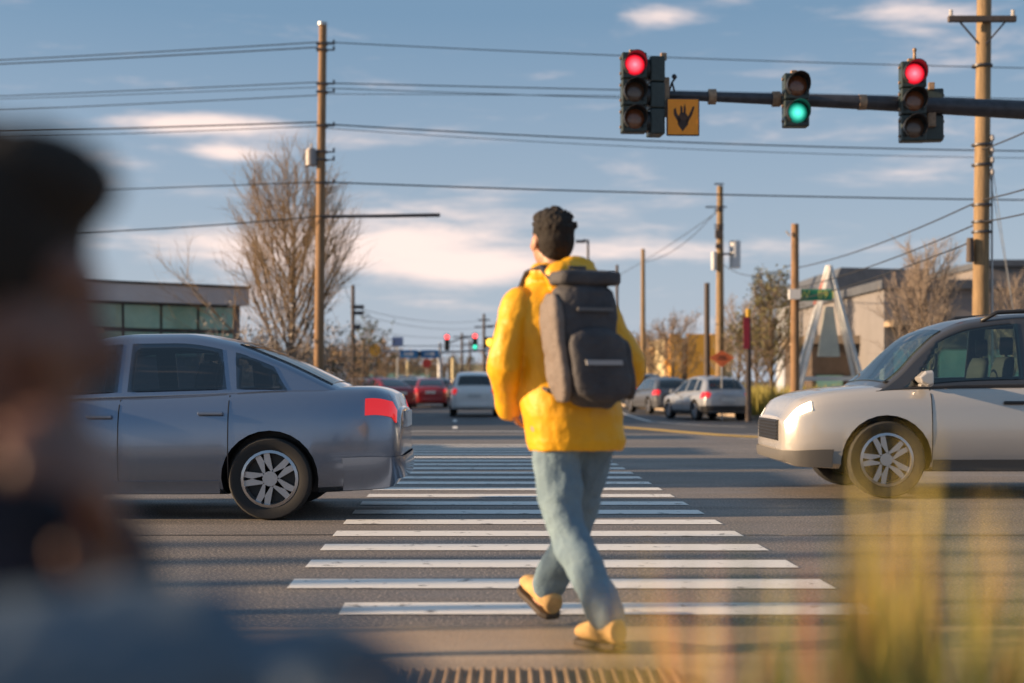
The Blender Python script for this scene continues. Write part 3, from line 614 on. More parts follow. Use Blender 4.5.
for px in (712, 776, 862):
    jb = MB()
    q = at(px, YM + .32, 95 + (px - 664) * .037) - Vector((ox, oy, 0)); jb.cyl(q - Vector((.05, 0, 0)), q + Vector((.05, 0, 0)), .105, n=16)
    jb.build('clamp', RUST, arm, smooth=True)
tipq = at(672, YM + .3, 84) - Vector((ox, oy, 0))
MB().tube([tipq + Vector((-.06, 0, -.16)), tipq + Vector((.0, 0, .02)), tipq + Vector((.06, 0, .1))], .015, 6).tube([tipq + Vector((.05, 0, -.16)), tipq + Vector((0, 0, .02))], .015, 6).sphere(tipq + Vector((.03, 0, .1)), .035, 8, 6).build('cable_hook', DARKST, arm, smooth=True)
signal('traffic_light', at(634.5, YM, 92), R(4), [LR, LB, LA], 'three lens signal showing red at the free end of the mast arm')
signal('traffic_light', at(649, YM + .2, 97), R(-84), [LB, LB, LB], 'signal head turned sideways, beside the arrow sign', s=.98)
signal('traffic_light', at(797, YM - .05, 99.5), R(1), [LA, LG], 'two lens signal showing green in the middle of the mast arm')
signal('traffic_light', at(914, YM - .02, 101), R(-3), [LR, LA, LB], 'three lens signal showing red on the thick right part of the arm')
signal('traffic_light', at(929, YM + .55, 117), R(172), [LB, LB], 'signal facing away behind the right hand red light')
MB()
ant = MB().cyl(at(914.5, YM + .1, 62), at(914.5, YM + .1, 50), .022, n=8).sphere(at(914.5, YM + .1, 50), .03, 8, 6)
tag(ant.build('detector', RUST, None, smooth='all'), 'small brown detector rod on top of the right red signal', 'detector')
# lane arrow sign
sg = empty('arrow_sign', at(683, YM + .05, 117), R(2), 'square orange lane arrow sign hanging beside the left red signal', 'sign')
SW = .44; SH = .50
MB().box((0, .01, 0), (SW, .02, SH)).build('frame', BLACK, sg, bevel=.01)
MB().box((0, -.004, 0), (SW - .035, .012, SH - .035)).build('panel', pm('orange_sign_sheet', (.95, .31, .012), .45, var=.06, vscale=6), sg)
ar = MB(); ym_ = -.0135
def mark(poly): ar.prism(poly, 'y', ym_ - .001, ym_ + .001)
mark([(-.008, -.19), (.065, -.10), (.07, -.01), (.03, .06), (-.04, .05), (-.075, -.02), (-.07, -.10)])
mark([(-.055, -.09), (-.03, -.04), (-.085, .05), (-.10, .12), (-.125, .10), (-.125, .03)])
mark([(.055, -.09), (.03, -.05), (.09, .05), (.13, .14), (.15, .13), (.12, .03)])
mark([(.005, .052), (.032, .05), (.036, .10), (.02, .18), (.008, .12)])
mark([(-.038, .048), (-.008, .048), (-.01, .13), (-.035, .15)])
ar.build('arrow_marking', pm('sign_black', (.04, .02, .015), .6), sg)

# ------------------------------------------------------------------ poles and cables
CER = pm('porcelain', (.45, .42, .40), .3); GREYM = pm('grey_equipment_paint', (.26, .24, .24), .5, .2, var=.2, vscale=5)
def pole(px, Y, top, d0, d1, mat, label, name='utility_pole', lean=0., steps=None, base_extra=0):
    b = at(px, Y); z1 = at(px, Y, top).z - b.z; t_ = empty(name, b, 0, label, 'utility pole')
    MB().tube([(0, 0, -.3), (lean * .5, 0, z1 * .5), (lean, 0, z1)], [d0 / 2, (d0 + d1) / 4, d1 / 2], 14).build('post', mat, t_, smooth=True)
    return t_
def rel(t_, px, py, dY=0.):
    Y = t_.location.y + dY; return at(px, Y, py) - t_.location
P1 = pole(318, 40, 24, .30, .22, TIMBER, 'tall brown timber utility pole standing before the big bare tree', lean=.14)
MB().cyl(rel(P1, 322.5, 25.5), rel(P1, 322.5, 22.5), .135, n=14).build('cap', STEEL, P1, smooth=True)
q = rel(P1, 311.5, 158, -.05); 
MB().cyl(q - Vector((0, 0, .22)), q + Vector((0, 0, .22)), .17, n=18).cyl(q + Vector((0, 0, .22)), q + Vector((0, 0, .27)), .12, n=14).build('transformer', GREYM, P1, smooth=True)
MB().cyl(q + Vector((0, 0, .26)), q + Vector((0, 0, .42)), .03, n=8).box(q + Vector((.2, 0, 0)), (.2, .06, .06)).build('bushing', CER, P1, smooth=True)
for yy in (44, 50, 84, 92, 126, 152, 160, 183):
    c0 = rel(P1, 322, yy); bx = MB()
    bx.box(c0 + Vector((.2, -.02, 0)), (.34, .05, .035)).cyl(c0 + Vector((.34, -.02, .0)), c0 + Vector((.34, -.02, .11)), .03, n=8)
    bx.box(c0, (.30, .30, .04)); bx.build('insulator', DARKST, P1)
P2 = pole(979, 26, -25, .31, .26, TIMBER_L, 'thick pale timber utility pole with crossarm rising behind the mast arm', lean=.1)
c0 = rel(P2, 982, 19, -.2); MB().box(c0, (1.25, .1, .11)).build('crossarm', TIMBER_D, P2, bevel=.01)
for px in (951, 1013): MB().cyl(rel(P2, px, 17, -.2), rel(P2, px, 10, -.2), .035, n=8).build('insulator', CER, P2)
MB().tube([rel(P2, 960, 22, -.2), rel(P2, 979, 44, -.18)], .018, 6).tube([rel(P2, 1005, 22, -.2), rel(P2, 986, 44, -.18)], .018, 6).build('brace', DARKST, P2)
MB().cyl(rel(P2, 970, 262, -.1), rel(P2, 970, 238, -.1), .075, .06, n=10).box(rel(P2, 974, 248), (.12, .05, .3)).build('cable_box', TIMBER_D, P2, smooth=True)
for yy in (66, 145, 165, 205, 222, 232): MB().cyl(rel(P2, 982, yy + 1), rel(P2, 982, yy - 1), .19, n=16).build('band', DARKST, P2, smooth=True)
for yy in (138, 150, 160, 172): MB().sphere(rel(P2, 992, yy, -.1), (.05, .05, .07), 8, 6).build('insulator', CER, P2, smooth=True)
MB().tube([rel(P2, 992, y_) for y_ in (140, 200, 300, 395)], .02, 6).build('riser_pipe', STEEL, P2)
gwr = MB().tube([P2.location + rel(P2, 990, 150), (10.1, 27.2, zg(27))], .007, 5).tube([P2.location + rel(P2, 990, 175), (10.2, 27.3, zg(27))], .007, 5)
tag(gwr.build('guy_wire', STEEL), 'two thin pale guy wires running down from the thick right pole', 'guy wire')
P3 = pole(720, 60, 186, .42, .26, TIMBER_L, 'pale timber pole with white equipment boxes rising behind the parked cars')
WBOX = pm('white_box_paint', (.55, .56, .58), .5, var=.1)
MB().cyl(rel(P3, 735, 268), rel(P3, 735, 241), .24, n=18).build('transformer', WBOX, P3, smooth=True)
MB().box(rel(P3, 727, 254, -.2), (.45, .08, .08)).build('bracket', DARKST, P3)
MB().cyl(rel(P3, 714, 270, -.2), rel(P3, 714, 252, -.2), .12, n=14).build('small_transformer', WBOX, P3, smooth=True)
MB().box(rel(P3, 719, 234, -.18), (.32, .2, .36)).box(rel(P3, 719, 246, -.18), (.28, .16, .2)).build('cable_splice', TIMBER_D, P3)
for i, yy in enumerate((184, 207, 210, 225, 228)):
    w_ = .9 if i in (1,) else .4
    MB().box(rel(P3, 719 - (3 if i == 1 else 0), yy, -.15), (w_, .06, .06)).build('crossarm', DARKST, P3)
P4 = pole(707, 57, 283, .26, .22, TIMBER_D, 'short dark pole standing just left of the pale one with boxes')
P5 = pole(795, 42, 224, .29, .22, TIMBER, 'brown timber pole that carries the green street name sign', lean=0)
MB().tube([rel(P5, 790, 236, -.1), rel(P5, 786, 231, -.1)], .03, 6).build('insulator', CER, P5)
P6 = pole(748.5, 46, 318, .20, .17, TIMBER_D, 'short dark post with yellow cap and red banner on the verge')
MB().cyl(rel(P6, 748.5, 318), rel(P6, 748.5, 309), .09, n=12).build('cap', pm('yellow_cap', (.75, .42, .03), .5), P6, smooth=True)
MB().box(rel(P6, 746.5, 333, -.14), (.2, .03, 1.05)).build('banner', pm('red_banner', (.45, .03, .05), .6, var=.2, vscale=4), P6)
P7 = pole(643, 72, 249, .30, .2, TIMBER_L, 'slim pale pole above the tree right of the walking man')
P8 = pole(617, 78, 265, .2, .16, TIMBER_D, 'thin dark pole just above the right edge of the backpack')
MB().tube([rel(P8, 617, 273), rel(P8, 612, 272), rel(P8, 606, 275)], .05, 6).build('bracket', DARKST, P8)
P10 = pole(353, 80, 285, .26, .2, TIMBER_D, 'dark pole with short crossarms right of the big bare tree')
for yy, w_ in ((307, .75), (313, .7), (327, .55)): MB().box(rel(P10, 353 + w_ * 6, yy), (w_, .12, .22)).build('crossarm', DARKST, P10)
P11 = pole(484, 120, 314, .3, .22, TIMBER_D, 'far dark pole above the roof of the white car')
for yy, w_ in ((320, 1.0), (327, 1.6)): MB().box(rel(P11, 484, yy), (w_, .12, .12)).build('crossarm', DARKST, P11)
L9 = empty('street_lamp', at(588, 70), 0, 'slim street lamp showing above the man\'s hood', 'street lamp')
MB().tube([(0, 0, 0), (0, 0, at(588, 70, 240).z - zg(70))], [.1, .06], 10).build('post', DARKST, L9, smooth=True)
MB().tube([rel(L9, 588, 241), rel(L9, 585, 240), rel(L9, 581, 241)], .05, 6).box(rel(L9, 580.5, 241.5), (.5, .25, .12)).build('lamp_head', DARKST, L9)
for (px, Y, top, lab) in ((-1180 / 1, 46, 30, 'timber pole left of the view that takes the cables'), (1530, 44, 40, 'timber pole right of the view that takes the cables')):
    pole(px, Y, top, .33, .25, TIMBER, lab)
def cable(a, b, sag, r, label, group='overhead cables', mat=CABLE, n=20):
    a = Vector(a); b = Vector(b); mb = MB()
    mb.tube([a.lerp(b, i / n) - Vector((0, 0, sag * 4 * (i / n) * (1 - i / n))) for i in range(n + 1)], r, 6)
    o = mb.build('overhead_cable', mat, None, smooth=True); return tag(o, label, 'cable', group)
XL, YL, XR, YR = at(-1180, 46).x, 46, at(1530, 44).x, 44
def spanL(y1, y0, r, lab):   # from the left pole to the brown pole; y0 = height seen at the left edge
    a = at(322, 40, y1)
    zt = a.z; xm = at(0, 41).x
    # choose sag so that it passes y0 at the left edge
    t_ = (a.x - xm) / (a.x - XL); Ym = 40 + (YL - 40) * t_; z0 = CH + (HZ - y0) * Ym / F
    xm = -512 / F * Ym; t_ = (a.x - xm) / (a.x - XL); sag = (zt - z0) / (4 * t_ * (1 - t_))
    cable(a, (XL, YL, zt), sag, r, lab)
def spanR(y1, y0, r, lab):
    a = at(323, 40, y1); zt = a.z
    t_ = .5
    for _ in range(5): Ym = 40 + (YR - 40) * t_; xm = 512 / F * Ym; t_ = (xm - a.x) / (XR - a.x)
    z0 = CH + (HZ - y0) * Ym / F; sag = (zt - z0) / (4 * t_ * (1 - t_)); cable(a, (XR, YR, zt), sag, r, lab)
for (y1, y0, r, s_) in ((42, 60, .016, 'topmost cable'), (47, 64, .018, 'second cable from the top'), (82, 96, .014, 'third cable from the top'), (87, 99, .010, 'fourth and thinnest cable from the top'), (95, 110, .014, 'fifth cable from the top'), (122, 132, .022, 'sixth and thick cable from the top'), (126, 138, .012, 'seventh cable, just below the thick one'), (182, 193, .016, 'lowest thin cable')):
    spanL(y1, y0, r, s_ + ' running left from the brown pole')
for (y1, y0, r, s_) in ((42, 68, .014, 'topmost cable'), (83, 99, .016, 'second cable from the top'), (88, 108, .012, 'third cable from the top'), (94, 103, .010, 'fourth and thinnest cable from the top'), (124, 151, .020, 'fifth and thick cable from the top'), (128, 158, .010, 'sixth cable, just below the thick one'), (182, 200, .022, 'lowest cable')):
    spanR(y1, y0, r, s_ + ' running right from the brown pole')
cable(at(-200, 41, 233), at(322, 39.8, 216), .25, .020, 'dark cable crossing low in front of the bare tree')
tag(MB().tube([at(322, 39.75, 216.5), at(380, 39.7, 216), at(440, 39.6, 215)], [.045, .05, .055], 8).build('outreach_arm', DARKST, None, smooth=True), 'dark straight outreach arm ending in the sky right of the brown pole', 'outreach arm')
p2 = lambda y_: at(981, 26, y_); p5 = lambda y_: at(796, 42, y_)
for (a_, b_, sag, lab) in ((p5(268), p2(200), .15, 'upper cable'), (p5(288), p2(222), .12, 'middle cable'), (p5(300), p2(238), .1, 'lower cable')):
    cable(a_, b_, sag, .014, lab + ' sloping from the sign pole up to the thick pale pole')
for (a_, b_, lab) in ((p2(200), at(1300, 14, 60), 'upper cable'), (p2(222), at(1300, 14, 100), 'lower cable'), (p2(150), at(1300, 14, -40), 'highest cable')):
    cable(a_, b_, .2, .013, lab + ' leaving the thick pale pole to the right')
for (a_, b_, lab) in ((at(720, 60, 207), at(643, 72, 262), 'cable between the pale box pole and the slim pale pole'), (at(720, 60, 262), at(796, 42, 262), 'cable between the pale box pole and the sign pole'), (at(720, 60, 210), at(560, 110, 300), 'thin cable fading away behind the walking man'),
    (at(353, 80, 307), at(484, 120, 320), 'upper far cable over the distant signals'), (at(353, 80, 313), at(484, 120, 327), 'middle far cable over the distant signals'), (at(353, 80, 327), at(484, 120, 333), 'lower far cable over the distant signals'),
    (at(320, 40, 192), at(353, 80, 305), 'thin cable from the brown pole back to the dark crossarm pole')):
    cable(a_, b_, .5, .014, lab)

for px, Y, top, lab in ((462, 128, 333, 'far thin pole between the two far signals'), (470, 145, 340, 'farthest thin pole beside the far green lens'), (497, 112, 322, 'far pole at the left edge of the yellow jacket')):
    t_ = pole(px, Y, top, .28, .2, TIMBER_D, lab); MB().box(rel(t_, px, top + 4), (1.6, .12, .12)).build('crossarm', DARKST, t_)
# street name sign
ss = empty('street_name_sign', at(816, 41.6, 295), R(-4), 'green street name sign on the brown pole', 'street sign')
MB().box((0, 0, 0), (.96, .03, .34)).build('plate', pm('sign_green', (.02, .22, .11), .45), ss, bevel=.02)
MB().box((-.62, 0, .0), (.34, .04, .2)).build('bracket', STEEL, ss)
def text(s_, size, loc, mat, parent, name='lettering'):
    cu = bpy.data.curves.new(name, 'FONT'); cu.body = s_; cu.size = size; cu.extrude = .004; cu.align_x = 'CENTER'; cu.align_y = 'CENTER'; cu.space_word = 1.3
    o = bpy.data.objects.new(name, cu); COL.objects.link(o); o.rotation_euler = (R(90), 0, 0); o.location = loc
    bpy.context.view_layer.update(); me = bpy.data.meshes.new_from_object(o.evaluated_get(bpy.context.evaluated_depsgraph_get()))
    bpy.data.objects.remove(o); o = bpy.data.objects.new(name, me); COL.objects.link(o); me.materials.clear(); me.materials.append(mat)
    o.rotation_euler = (R(90), 0, 0); o.location = loc; o.parent = parent; return o
text('W  89 I', .31, (.02, -.022, 0), pm('sign_yellow_lettering', (.75, .72, .15), .5), ss)
MB().box((-.63, 0, .02), (.34, .34, .3)).build('clamp_box', PLATE, ss)
# orange diamond work sign
dg_ = empty('warning_sign', at(722, 47), 0, 'orange diamond work sign on a post behind the silver hatchback', 'sign')
c0 = rel(dg_, 722, 357.5)
MB().prism([(-.42, 0), (0, -.32), (.42, 0), (0, .24)], 'y', -.02, .02).build('panel', pm('orange_work_sign', (.80, .17, .05), .5, var=.15, vscale=5), dg_, loc=tuple(c0))
MB().box((c0.x, c0.y - .025, c0.z + .03), (.22, .006, .04)).box((c0.x, c0.y - .025, c0.z - .05), (.3, .006, .035)).build('marking', BLACK, dg_)
MB().cyl((0, .04, 0), (0, .04, c0.z + .1), .03, n=8).build('post', STEEL, dg_)

# ------------------------------------------------------------------ trees
BARK = pm('grey_brown_bark', (.13, .095, .06), .9, var=.3, vscale=6, bump=.5, bscale=25)
TWIG = pm('golden_twigs', (.30, .21, .12), .85, var=.25, vscale=4)
TWIGG = pm('grey_brown_twigs', (.22, .165, .12), .85, var=.25, vscale=4)
TWIGP = pm('pale_dry_twigs', (.36, .29, .23), .85, var=.2, vscale=4)
LEAFO = pm('olive_leaves', (.10, .11, .035), .7, col2=(.19, .16, .06), vscale=3)
LEAFB = pm('russet_leaves', (.20, .12, .06), .7, col2=(.28, .19, .09), vscale=3)
LEAFD = pm('evergreen_leaves', (.035, .055, .03), .7, col2=(.07, .09, .04), vscale=3)
def rv(r_, s_=1.): return Vector((r_.uniform(-s_, s_), r_.uniform(-s_, s_), r_.uniform(-s_, s_)))
def tree(loc, H, spread, seed, label, n1=20, n2=8, n3=6, upright=.55, twig=TWIG, leaves=None, nleaf=0, trunk_r=None, tr_frac=.22, group=None, name='bare_tree', cat='tree', leaf_s=.09, thick=1.):
    r_ = random.Random(seed); t_ = empty(name, loc, r_.uniform(0, 6), label, cat, group); tm = MB(); cm = MB(); tips = []
    tr_ = trunk_r or H * .017
    def seg(p, d, L, r0, nseg, mb, sides, up=.12, wob=.12):
        pts = [p.copy()]; dd = d.normalized()
        for i in range(nseg):
            dd = (dd + rv(r_, wob) + Vector((0, 0, up))).normalized(); pts.append(pts[-1] + dd * L / nseg)
        mb.tube(pts, [r0 * (1 - .75 * i / nseg) for i in range(nseg + 1)], sides, caps=False); return pts
    tp = seg(Vector((0, 0, -.1)), Vector((0, 0, 1)), H * .80, tr_, 9, tm, 8, .2, .05)
    for i in range(n1):
        f = tr_frac + (1 - tr_frac) * (i / n1) ** .9; idx = min(int(f * 9), 8); p = tp[idx].lerp(tp[idx + 1], f * 9 - idx)
        an = i * 2.4 + r_.uniform(-.5, .5); out_ = Vector((math.cos(an), math.sin(an), 0))
        d = (out_ * (1 - upright) + Vector((0, 0, upright))).normalized(); L = spread * (1.15 - .62 * f) * r_.uniform(.8, 1.15)
        a = seg(p, d, L, tr_ * .42 * (1.1 - .6 * f), 6, tm if f < .55 else cm, 5, .10)
        for j in range(n2):
            g = .25 + .72 * j / n2; k = min(int(g * 6), 5); p2_ = a[k].lerp(a[k + 1], g * 6 - k)
            dd = ((a[k + 1] - a[k]).normalized() + rv(r_, .75) + Vector((0, 0, .15))).normalized(); L2 = L * (.55 - .28 * g) * r_.uniform(.7, 1.3)
            b_ = seg(p2_, dd, L2, .014 * thick * H / 8, 4, cm, 4, .10, .16)
            for m_ in range(n3):
                h_ = .2 + .8 * m_ / n3; k2 = min(int(h_ * 4), 3); p3 = b_[k2].lerp(b_[k2 + 1], h_ * 4 - k2)
                d3 = ((b_[k2 + 1] - b_[k2]).normalized() + rv(r_, .8)).normalized()
                c_ = seg(p3, d3, L2 * r_.uniform(.25, .6), .0065 * thick * H / 8, 2, cm, 3, .1, .2); tips.append(c_[-1]); tips.append(c_[1])
    tm.build('trunk', BARK, t_, smooth='all', fix=False); cm.build('crown', twig, t_, smooth='all', fix=False)
    if leaves and nleaf:
        lm_ = MB()
        for i in range(nleaf):
            p = r_.choice(tips) + rv(r_, .12 * H / 6); a = rv(r_).normalized() * leaf_s * r_.uniform(.6, 1.3); b_ = rv(r_).normalized() * leaf_s * .5
            lm_.add([p - a, p + b_, p + a, p - b_], [(0, 1, 2, 3)])
        lm_.build('leaves', leaves, t_, fix=False)
    return t_
tree(at(288, 43), 7.8, 4.3, 3, 'large bare golden tree just left of the brown utility pole', 44, 14, 8, .57, TWIG, trunk_r=.11, tr_frac=.12, thick=.85)
tree(at(368, 92), 5.6, 2.6, 5, 'smaller bare tree right of the brown pole, behind the silver car', 16, 8, 5, .5, TWIGG, LEAFD, 500, leaf_s=.12)
tree(at(672, 66), 4.6, 2.3, 8, 'bare brown tree just right of the walking man', 24, 10, 7, .42, TWIGG, LEAFB, 500, leaf_s=.07, thick=1.6)
tree(at(648, 84), 4.6, 2.4, 9, 'russet tree behind the man\'s backpack', 20, 10, 6, .42, TWIGG, LEAFB, 600, leaf_s=.08, thick=1.8)
tree(at(738, 64), 5.2, 2.4, 10, 'pinkish bare tree behind the banner post', 26, 11, 7, .5, TWIGP, LEAFB, 300, leaf_s=.06, thick=1.5)
tree(at(772, 52), 5.6, 2.2, 11, 'olive tree with thin leaves left of the sign pole', 28, 11, 7, .55, TWIGG, LEAFO, 2600, leaf_s=.07, thick=1.3)
tree(at(757, 58), 4.2, 2.2, 31, 'low olive tree behind the banner post', 24, 11, 7, .45, TWIGG, LEAFO, 1300, leaf_s=.08, thick=1.4)
tree(at(925, 40), 5.4, 2.4, 12, 'bare tree with dense twigs left of the thick pale pole', 34, 12, 8, .60, TWIGP, thick=1.25)
tree(at(1012, 42), 4.6, 2.1, 13, 'bare tree at the right edge behind the thick pole', 26, 11, 7, .55, TWIGP, thick=1.25)
tree(at(808, 62), 4.4, 2.2, 14, 'pale bare tree behind the white A shaped frame', 24, 10, 7, .5, TWIGP, thick=1.4)
def shrub(loc, H, W, seed, label, mat=TWIGP, leaf=None, nl=0, group=None, stems=46):
    r_ = random.Random(seed); t_ = empty('shrub', loc, 0, label, 'shrub', group); b = MB(); tips = []
    for i in range(stems):
        an = r_.uniform(0, 6.28); o_ = Vector((math.cos(an), math.sin(an), 0)) * r_.uniform(0, W * .3); d = (o_ * 1.2 / max(W, .1) + Vector((0, 0, 1)) + rv(r_, .35)).normalized()
        pts = [o_]; L = H * r_.uniform(.6, 1.05)
        for k in range(4): d = (d + rv(r_, .2)).normalized(); pts.append(pts[-1] + d * L / 4)
        b.tube(pts, [.012, .01, .008, .006, .004], 3, caps=False)
        for k in range(5):
            p = pts[r_.randint(1, 4)]; dd = (d + rv(r_, 1.)).normalized(); b.tube([p, p + dd * L * .18, p + dd * L * .3 + Vector((0, 0, .05))], [.007, .005, .003], 3, caps=False); tips.append(p + dd * L * .25)
    b.build('stems', mat, t_, fix=False)
    if leaf:
        l_ = MB()
        for i in range(nl): p = r_.choice(tips) + rv(r_, .12); a = rv(r_).normalized() * .07; c_ = rv(r_).normalized() * .035; l_.add([p - a, p + c_, p + a, p - c_], [(0, 1, 2, 3)])
        l_.build('leaves', leaf, t_, fix=False)
    return t_
LEAFP = pm('pale_dry_leaves', (.36, .31, .27), .8, col2=(.22, .2, .17), vscale=4)
for i, (px, Y, H, W, m, lf, nl, lab) in enumerate([(246, 41, 2.9, 2.0, TWIGP, LEAFP, 600, 'pale dry shrub nearest the glazed building'), (270, 42, 2.7, 2.0, TWIGP, LEAFP, 700, 'pale dry shrub under the left of the big tree'), (296, 42, 3.0, 2.0, TWIGP, LEAFP, 700, 'pale dry shrub under the big tree beside the pole'),
        (336, 50, 2.9, 2.2, TWIGG, LEAFD, 700, 'dark shrub just right of the brown pole'), (258, 46, 2.6, 2.4, TWIGG, LEAFD, 900, 'dark green shrub behind the pale ones'), (345, 66, 3.2, 2.6, TWIGG, LEAFB, 900, 'russet shrub behind the parked silver car'), (232, 44, 2.3, 2.0, TWIGG, LEAFD, 700, 'dark shrub at the right end of the glazed building')]):
    shrub(at(px, Y), H, W, 50 + i, lab, m, lf, nl)
# far trees either side of the road, each its own
far = [(338, 112, 3.6, LEAFB), (352, 120, 4.2, LEAFB), (366, 126, 4.4, LEAFB), (381, 135, 4.4, LEAFB), (394, 150, 4.2, LEAFB), (408, 175, 4.0, LEAFD), (426, 200, 4.6, LEAFB), (446, 190, 4.6, LEAFB), (462, 180, 4.4, LEAFD), (505, 150, 5.0, LEAFB), (530, 140, 5, LEAFD), (600, 130, 4.6, LEAFB), (628, 120, 5.0, LEAFB), (660, 110, 4.4, LEAFB), (690, 120, 4.2, LEAFO), (322, 100, 3.6, LEAFB), (300, 95, 3.4, LEAFD), (275, 92, 3.6, LEAFB), (250, 92, 3.4, LEAFB)]
protos = {}
for i, (px, Y, H, lf) in enumerate(far):
    key = (lf.name, i % 2); nm = {'russet_leaves': 'russet', 'evergreen_leaves': 'dark green', 'olive_leaves': 'olive'}[lf.name]
    side = ('left roadside' if px < 430 else 'right roadside' if px > 480 else 'road end')
    if key not in protos:
        o = tree(at(px, Y), H, 3.0, 100 + i, '', 16, 8, 5, .35, TWIGG, lf, 700, leaf_s=.13, thick=2.2, name='roadside_tree'); protos[key] = (o, H)
    else:
        o = copy_tree(protos[key][0]); o.location = at(px, Y); s_ = H / protos[key][1]; o.scale = (s_ * 1.1, s_ * 1.1, s_); o.rotation_euler.z = i
    o['group'] = 'trees lining the far road'; o['label'] = f'far {nm} {side} tree'
    protos.setdefault('names', []).append((o, px, nm))
ORD = ['over the far red cars', 'behind the dark crossarm pole', 'below the orange disc', 'under the left end of the gantry', 'under the blue box sign', 'behind the blue gantry signs', 'behind the slim white poles', 'behind the left far signal', 'behind the white car\'s roof', 'hidden by the man\'s shoulder', 'behind the walking man', 'behind the backpack\'s right side', 'under the thin dark pole', 'left of the yellow building', 'before the yellow building', 'right of the brown pole', 'behind the big bare tree\'s pole side', 'behind the big bare tree\'s middle', 'behind the big bare tree\'s left side']
for (o, px, nm), w_ in zip(protos['names'], ORD): o['label'] = f'far {nm} tree {w_}'

# verge grasses at the right
GRY = pm('yellow_green_grass', (.30, .29, .06), .8, col2=(.42, .33, .10), vscale=5); GRG = pm('green_grass', (.14, .18, .04), .8, col2=(.3, .28, .07), vscale=3)
def grass_mesh(n, rad, H, seed, w=.012, lean=.4, nseg=4):
    r_ = random.Random(seed); b = MB()
    for i in range(n):
        an = r_.uniform(0, 6.28); rr_ = rad * math.sqrt(r_.random()); p = Vector((rr_ * math.cos(an), rr_ * math.sin(an), 0)); d = Vector((math.cos(an) * lean * r_.random(), math.sin(an) * lean * r_.random(), 1)).normalized()
        h = H * r_.uniform(.55, 1.1); side = Vector((r_.uniform(-1, 1), r_.uniform(-1, 1), 0)).normalized() * w * r_.uniform(.6, 1.3); vs = []
        for k in range(nseg + 1):
            f = k / nseg; wv = side * (1 - f ** 2 * .95); vs += [p - wv, p + wv]; p = p + d * h / nseg; d = (d + Vector((math.cos(an), math.sin(an), 0)) * lean * .35 * r_.random() + Vector((0, 0, -.06))).normalized()
        b.add(vs, [(2 * k, 2 * k + 1, 2 * k + 3, 2 * k + 2) for k in range(nseg)])
    return b
vg = MB(); r_ = random.Random(4)
for i in range(64):
    Y = r_.uniform(46, 60); x = rk(Y) + r_.uniform(.1, 2.8)
    g = grass_mesh(70, .35, 1.1, i, w=.02, lean=.35, nseg=3); vg.add([(a + x, b_ + Y, c_ + zg(Y) + .1) for a, b_, c_ in g.v], g.f)
tag(vg.build('verge_grass', GRY, fix=False), 'tall yellow grass on the verge beside the queue', 'grass', kind='stuff')

sheet('verge_bed', [(rk(46) + .25, 46), (rk(46) + 1.5, 46), (rk(52) + 1.6, 52), (rk(60) + 1.6, 60), (rk(60) + .2, 60), (rk(52) + .2, 52)], .128, SOIL)
# ------------------------------------------------------------------ buildings
WALLG = pm('grey_mauve_cladding', (.60, .57, .58), .7, var=.06, vscale=1.5); WALLD = pm('dark_wall', (.07, .075, .085), .7, var=.2, vscale=2)
GWIN = pm('green_window_glass', (.16, .40, .33), .12, col2=(.30, .58, .48), vscale=.8, coat=1); MULL = pm('dark_window_frame', (.03, .035, .035), .5)
bl = empty('glazed_building', (0, 0, 0), 0, 'long grey commercial building with green glass band at the left', 'building')
a = at(240, 47); b = at(-420, 36)          # front line, nearer to the left
a.z = b.z = zg(47); d = (b - a); Lb = d.length; bl.location = a; bl.rotation_euler = (0, 0, math.atan2(d.y, d.x))
# local: +x runs left along the front, +y ... sign: front faces the camera
sgn = 1 if (Matrix.Rotation(bl.rotation_euler.z, 3, 'Z') @ Vector((0, 1, 0))).y < 0 else -1     # +sgn*y is towards the camera
HB = at(240, 47, 289).z - a.z
MB().box((Lb / 2, -sgn * 7, (HB - .58) / 2), (Lb, 14, HB - .58)).build('wall', pm('blue_grey_wall', (.12, .135, .17), .7, var=.1), bl)
MB().box((Lb / 2, -sgn * 6.9, HB - .28), (Lb + .3, 14.6, .58)).build('fascia', WALLG, bl)
MB().box((Lb / 2, -sgn * 6.9, HB + .04), (Lb + .4, 14.7, .07)).build('roof_edge', MULL, bl)
MB().box((5.6, -sgn * 3, HB + .45), (1.0, 1.5, .8)).build('roof_unit', GREYM, bl)
MB().box((11, -sgn * 5, HB + .3), (2.0, 1.5, .5)).build('roof_unit', GREYM, bl)
i = 0; x = .25
while x < Lb - 2:
    w_ = 1.28; 
    fr = MB().box((x + w_ / 2, sgn * .02, HB - 1.02), (w_, .08, .82)).build('window', MULL, bl)
    MB().box((x + w_ / 2, sgn * .06, HB - 1.02), (w_ - .09, .03, .74)).build('pane', GWIN, fr)
    if x < 4.5 or i % 5 == 0:
        fr = MB().box((x + w_ / 2, sgn * .02, HB - 1.90), (w_, .08, .85)).build('window', MULL, bl)
        MB().box((x + w_ / 2, sgn * .06, HB - 1.90), (w_ - .09, .03, .76)).build('pane', GWIN, fr)
    x += w_; i += 1
MB().box((8.4, sgn * .55, HB - 1.55), (6.6, 1.1, .16)).build('canopy', pm('tan_canopy', (.42, .32, .22), .6), bl)
